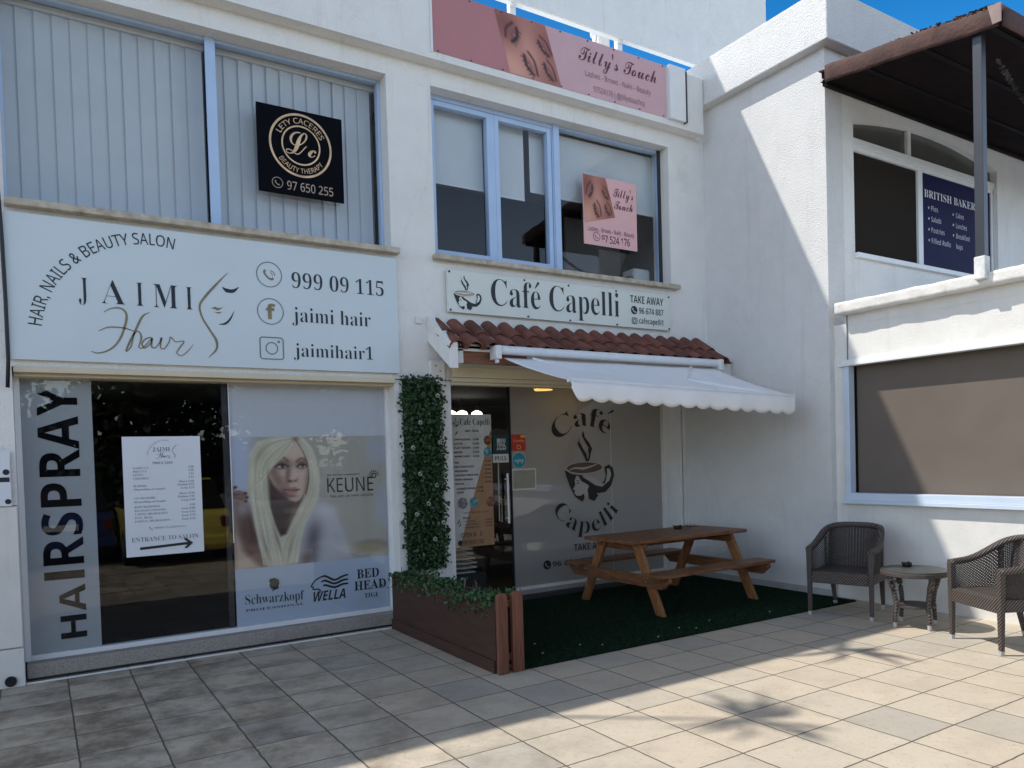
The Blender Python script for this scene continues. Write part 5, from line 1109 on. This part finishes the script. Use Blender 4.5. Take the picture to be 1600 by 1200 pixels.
def chair(label, loc, rz):
    r = thing('wicker_armchair', label, 'chair', loc, rz, 'brown wicker armchairs by the bakery wall')
    B = lambda mb, nm, mat=HERR, **k: mb.build(nm, mat, r, local=True, **k)
    W, D = .288, .27
    for s in (-1, 1):
        o = B(taper_leg((s*W, D, .035), (s*W, D, .655), .017, .026), 'leg', bevel=.006); B(taper_leg((s*W, D, 0), (s*W, D, .036), .0135, .0175), 'foot_cap', CAPW)
        B(taper_leg((s*.235, -.345, .045), (s*.245, -.25, .46), .017, .026), 'leg', bevel=.006); B(taper_leg((s*.233, -.352, 0), (s*.235, -.345, .046), .014, .0175), 'foot_cap', CAPW)
    mb = MB(); mb.box(-W+.026, W-.026, D-.02, D+.022, .325, .435); mb.box(-W-.018, -W+.018, -.26, D-.026, .335, .435); mb.box(W-.018, W+.018, -.26, D-.026, .335, .435); mb.box(-.235, .235, -.285, -.25, .335, .435); B(mb, 'seat_apron', bevel=.008)
    B(MB().box(-W+.02, W-.02, -.25, D-.021, .40, .441), 'seat', WICK, bevel=.01)
    path = []
    half = [(W+.002, D+.01, .655), (W+.012, .20, .662), (W+.016, .10, .675), (W+.012, 0.0, .71), (W+.0, -.10, .765), (W-.02, -.19, .815), (W-.055, -.265, .842), (W-.12, -.305, .855), (W-.20, -.318, .860)]
    path = catmull(half+[(-a, b, c) for a, b, c in half[::-1]], 4)
    mb = MB(); n = len(path); rings = []
    for i, p in enumerate(path):
        a, b = Vector(path[max(0, i-1)]), Vector(path[min(n-1, i+1)]); t = (b-a).normalized(); u = t.cross(Vector((0, 0, 1))).normalized(); v = u.cross(t); q = Vector(p)
        rings.append([mb.bm.verts.new(q+u*x_+v*z_) for x_, z_ in ((.026, -.024), (.030, 0), (.024, .020), (0, .027), (-.024, .020), (-.030, 0), (-.026, -.024))])
    for A, Bq in zip(rings, rings[1:]):
        for k in range(7): mb.bm.faces.new([A[k], A[(k+1) % 7], Bq[(k+1) % 7], Bq[k]])
    mb.bm.faces.new(rings[0][::-1]); mb.bm.faces.new(rings[-1]); B(mb, 'arm_rail', smooth=True)
    rail = lambda t: Vector(path[min(n-1, max(0, int(round(t*(n-1)))))])
    def interp(t):
        f = max(0, min(1, t))*(n-1); i = min(n-2, int(f)); return Vector(path[i]).lerp(Vector(path[i+1]), f-i)
    def surf(t0, t1):
        def fn(u, v):
            p = interp(t0+(t1-t0)*u); base = Vector((p.x*.955, max(-.262, p.y*.88) if p.y < -.1 else p.y, .43)); return base.lerp(p-Vector((0, 0, .015)), v)
        return fn
    mb = MB(); weave(mb, surf(.265, .735), 50, 36, .0155, .0215); B(mb, 'back_panel', WICK)
    for a, b in ((.03, .30), (.70, .97)):
        mb = MB(); weave(mb, surf(a, b), 36, 22, .020, .032); B(mb, 'side_panel', WICK)
    for s in (-1, 1): B(taper_leg((s*.245, -.245, .42), (s*.238, -.292, .835), .023, .022), 'back_post', bevel=.006)
    return r
chair('dark wicker armchair standing in the shade against the side wall corner', (6.845, 4.655, 0), R(108))
chair('sunlit brown wicker armchair right of the small round table', (6.676, 3.112, 0), R(63))
st = thing('side_table', 'small round wicker side table with grey top between the armchairs', 'table', (6.765, 3.93, 0), R(20))
B = lambda mb, nm, mat=HERR, **k: mb.build(nm, mat, st, local=True, **k)
B(MB().lathe([(.27, .475), (.285, .482), (.285, .512), (.275, .52)], seg=40), 'top_rim', WICK); B(MB().lathe([(.001, .521), (.278, .521), (.278, .527), (.001, .527)], seg=40), 'table_top', GLASST)
B(MB().lathe([(.165, .185), (.175, .19), (.175, .205), (.001, .206)], seg=32), 'shelf', WICK)
for k in range(4):
    a = R(45+90*k); c, s_ = math.cos(a), math.sin(a); pth = catmull([(c*q, s_*q, z) for q, z in ((.20, .05), (.195, .12), (.185, .22), (.205, .34), (.235, .43), (.235, .48))], 4)
    B(MB().tube(pth, [.018]*5+[.021]*8+[.026]*(len(pth)-13), 8), 'leg', HERR, smooth=True); B(MB().lathe([(.012, 0), (.017, .012), (.018, .05), (.001, .052)], (c*.20, s_*.20, 0), 12), 'foot_cap', CAPW)
mb = MB()
for k in range(16):
    a = R(45+90*(k % 4)); z = .24+.2*random.random(); q = .2; t = a+random.uniform(.9, 2.2); p = Vector((math.cos(a)*q, math.sin(a)*q, z)); mb.tube([p, p+Vector((math.cos(t)*.045, math.sin(t)*.045, random.uniform(-.01, .015)))], .0035, 5)
B(mb, 'loose_strand', BLACK)
ashtray(6.87, 4.06, .527, .042, 'black notched ashtray on the wicker side table')

# ------------------------------------------------------------------ inside the cafe
lm = emit('lamp_glow', (1.0, .66, .16), 7.0); lw = emit('lamp_white', (1.0, .95, .86), 2.2)
r = thing('ceiling_lamp', 'round yellow glowing ceiling lamp behind the frosted cafe pane', 'lamp', (5.35, 7.9, 2.46))
MB().lathe([(.115, 0), (.115, .03), (.001, .03)], (5.40, 7.85, 2.485), 28).build('diffuser', lm, r)
for i, (x, lab) in enumerate(((4.95, 'bright white pendant lamp at the left above the menu sheet'), (5.13, 'middle one of three bright pendant lamps above the menu sheet'), (5.37, 'bright pendant lamp at the right above the menu sheet'))):
    r = thing('pendant_lamp', lab, 'lamp', (x, 9.5, 2.2), 0, 'pendant lamps inside the cafe'); MB().lathe([(.02, -.09), (.075, -.05), (.09, 0), (.07, .045), (.02, .07)], (x, 9.5, 2.275), 18).build('bulb', lw, r, smooth=True); MB().tube([(x, 9.5, 2.34), (x, 9.5, 2.52)], .006, 6).build('cord', BLACK, r)
ct = thing('cafe_counter', 'dark counter with pale worktop inside the cafe', 'counter', (4.9, 9.2, 0)); MB().box(4.2, 7.2, 9.0, 9.6, .06, 1.0).build('body', INTR, ct); MB().box(4.15, 7.2, 8.95, 9.65, 1.001, 1.04).build('worktop', INTL, ct)
fr = thing('display_fridge', 'white upright display fridge inside the cafe door', 'fridge', (4.1, 8.6, 0)); MB().box(3.42, 4.28, 8.55, 9.1, .06, 1.75).build('cabinet', INTL, fr); MB().box(3.5, 4.2, 8.54, 8.549, .3, 1.6).build('door', BLACK, fr)
sh = thing('magazine_stack', 'stack of pale magazines on a low shelf inside the cafe', 'magazines', (4.3, 8.0, .3)); mb = MB()
for k in range(6): mb.box(4.02+.02*k, 4.38+.03*math.sin(k), 7.9, 8.15, .30+.055*k, .315+.055*k)
mb.build('pages', OFFWH, sh); MB().box(3.95, 4.5, 7.85, 8.25, .06, .29).build('shelf', INTR, sh)

# ------------------------------------------------------------------ what stands behind the camera and shows in the panes
def car(label, loc, col, rz=0):
    r = thing('parked_car', label, 'car', loc, rz, 'cars parked behind the viewer')
    cm = pm('car_paint_'+str(int(col[0]*99))+str(int(col[2]*99)), col, .25, .03, 3, spec=.6)
    Bq = lambda mb, nm, mat, **k: mb.build(nm, mat, r, local=True, **k)
    prof = [(0, .32), (0, .62), (-.05, .86), (-.25, .93), (-1.0, .95), (-2.6, .93), (-3.45, .80), (-3.62, .62), (-3.64, .35), (-3.5, .22), (-.12, .22)]
    Bq(MB().prism(prof, lambda p, x: (x, p[0], p[1]), -.82, .82), 'body', cm, bevel=.07)
    cab = [(-.20, .93), (-.42, 1.36), (-.60, 1.42), (-1.7, 1.42), (-2.5, .94)]
    mb = MB(); A = [(-.76, y_, z_) if z_ < 1 else (-.62, y_, z_) for y_, z_ in cab]; Bv = [(-a, b, c) for a, b, c in A]; mb.face(A[::-1]); mb.face(Bv)
    for k in range(4): mb.face([A[k], A[k+1], Bv[k+1], Bv[k]])
    Bq(mb, 'cabin_glass', DGLASS)
    Bq(MB().box(-.60, .60, -1.75, -.52, 1.415, 1.455), 'roof', cm, bevel=.02); Bq(MB().box(-.84, .84, -.06, .06, .30, .48), 'bumper', cm, bevel=.03)
    for s in (-1, 1):
        Bq(MB().box(s*.70-.07, s*.70+.07, -.08, .012, .60, .80), 'tail_light', pm('tail_red', (.14, .02, .018), .3), bevel=.03)
        for yq in (-.75, -2.95):
            o = Bq(MB().tube([(s*.66, yq, .30), (s*.83, yq, .30)], .30, 24), 'wheel', BLACK); mb = MB().tube([(s*.831, yq, .30), (s*.84, yq, .30)], .18, 20); q_ = mb.build('rim', STEEL, o, local=True)
    Bq(MB().box(-.26, .26, .0, .014, .62, .73), 'number_plate', OFFWH)
    return r
car('yellow hatchback with red tail light reflected in the salon glass', (2.02, .60, -.0), (.74, .60, .12))
car('dark blue car reflected in the salon glass', (.30, -.62, -.0), (.02, .04, .15))
car('silver grey car parked beyond the yellow hatchback', (4.6, -1.6, 0), (.25, .26, .27))
def make_tree(lab, x, yv, h, seed):
    rr = random.Random(seed); r = thing('street_tree', lab, 'tree', (x, yv, 0), 0, 'trees across the street')
    MB().tube([(x, yv, 0), (x+.1, yv, h*.3), (x, yv+.1, h*.6)], [.22, .16, .08], 8).build('trunk', BARK, r)
    mb = MB(); pts = []
    cl = [(x+rr.gauss(0, 1.3), yv+rr.gauss(0, 1.3), h*rr.uniform(.10, .92), rr.uniform(.7, 1.3)) for _ in range(34)]
    for c in cl:
        for k in range(150): pts.append((c[0]+rr.gauss(0, c[3]*.55), c[1]+rr.gauss(0, c[3]*.55), c[2]+rr.gauss(0, c[3]*.45)))
    leafy(mb, pts, .42); mb.build('crown', LEAF3, r)
for i, (x, yv, h, d) in enumerate(((-6, -15, 6.5, 'first'), (-1.5, -17, 7.2, 'second'), (3.2, -15.5, 6.2, 'third'), (8, -17.5, 7.0, 'fourth'), (13, -16, 6.4, 'fifth'), (19, -18, 7.5, 'sixth'))):
    make_tree('bushy street tree across the road, %s in the row from the west' % d, x, yv, h, 11+i)

bpy.data.scenes.remove(TMP)
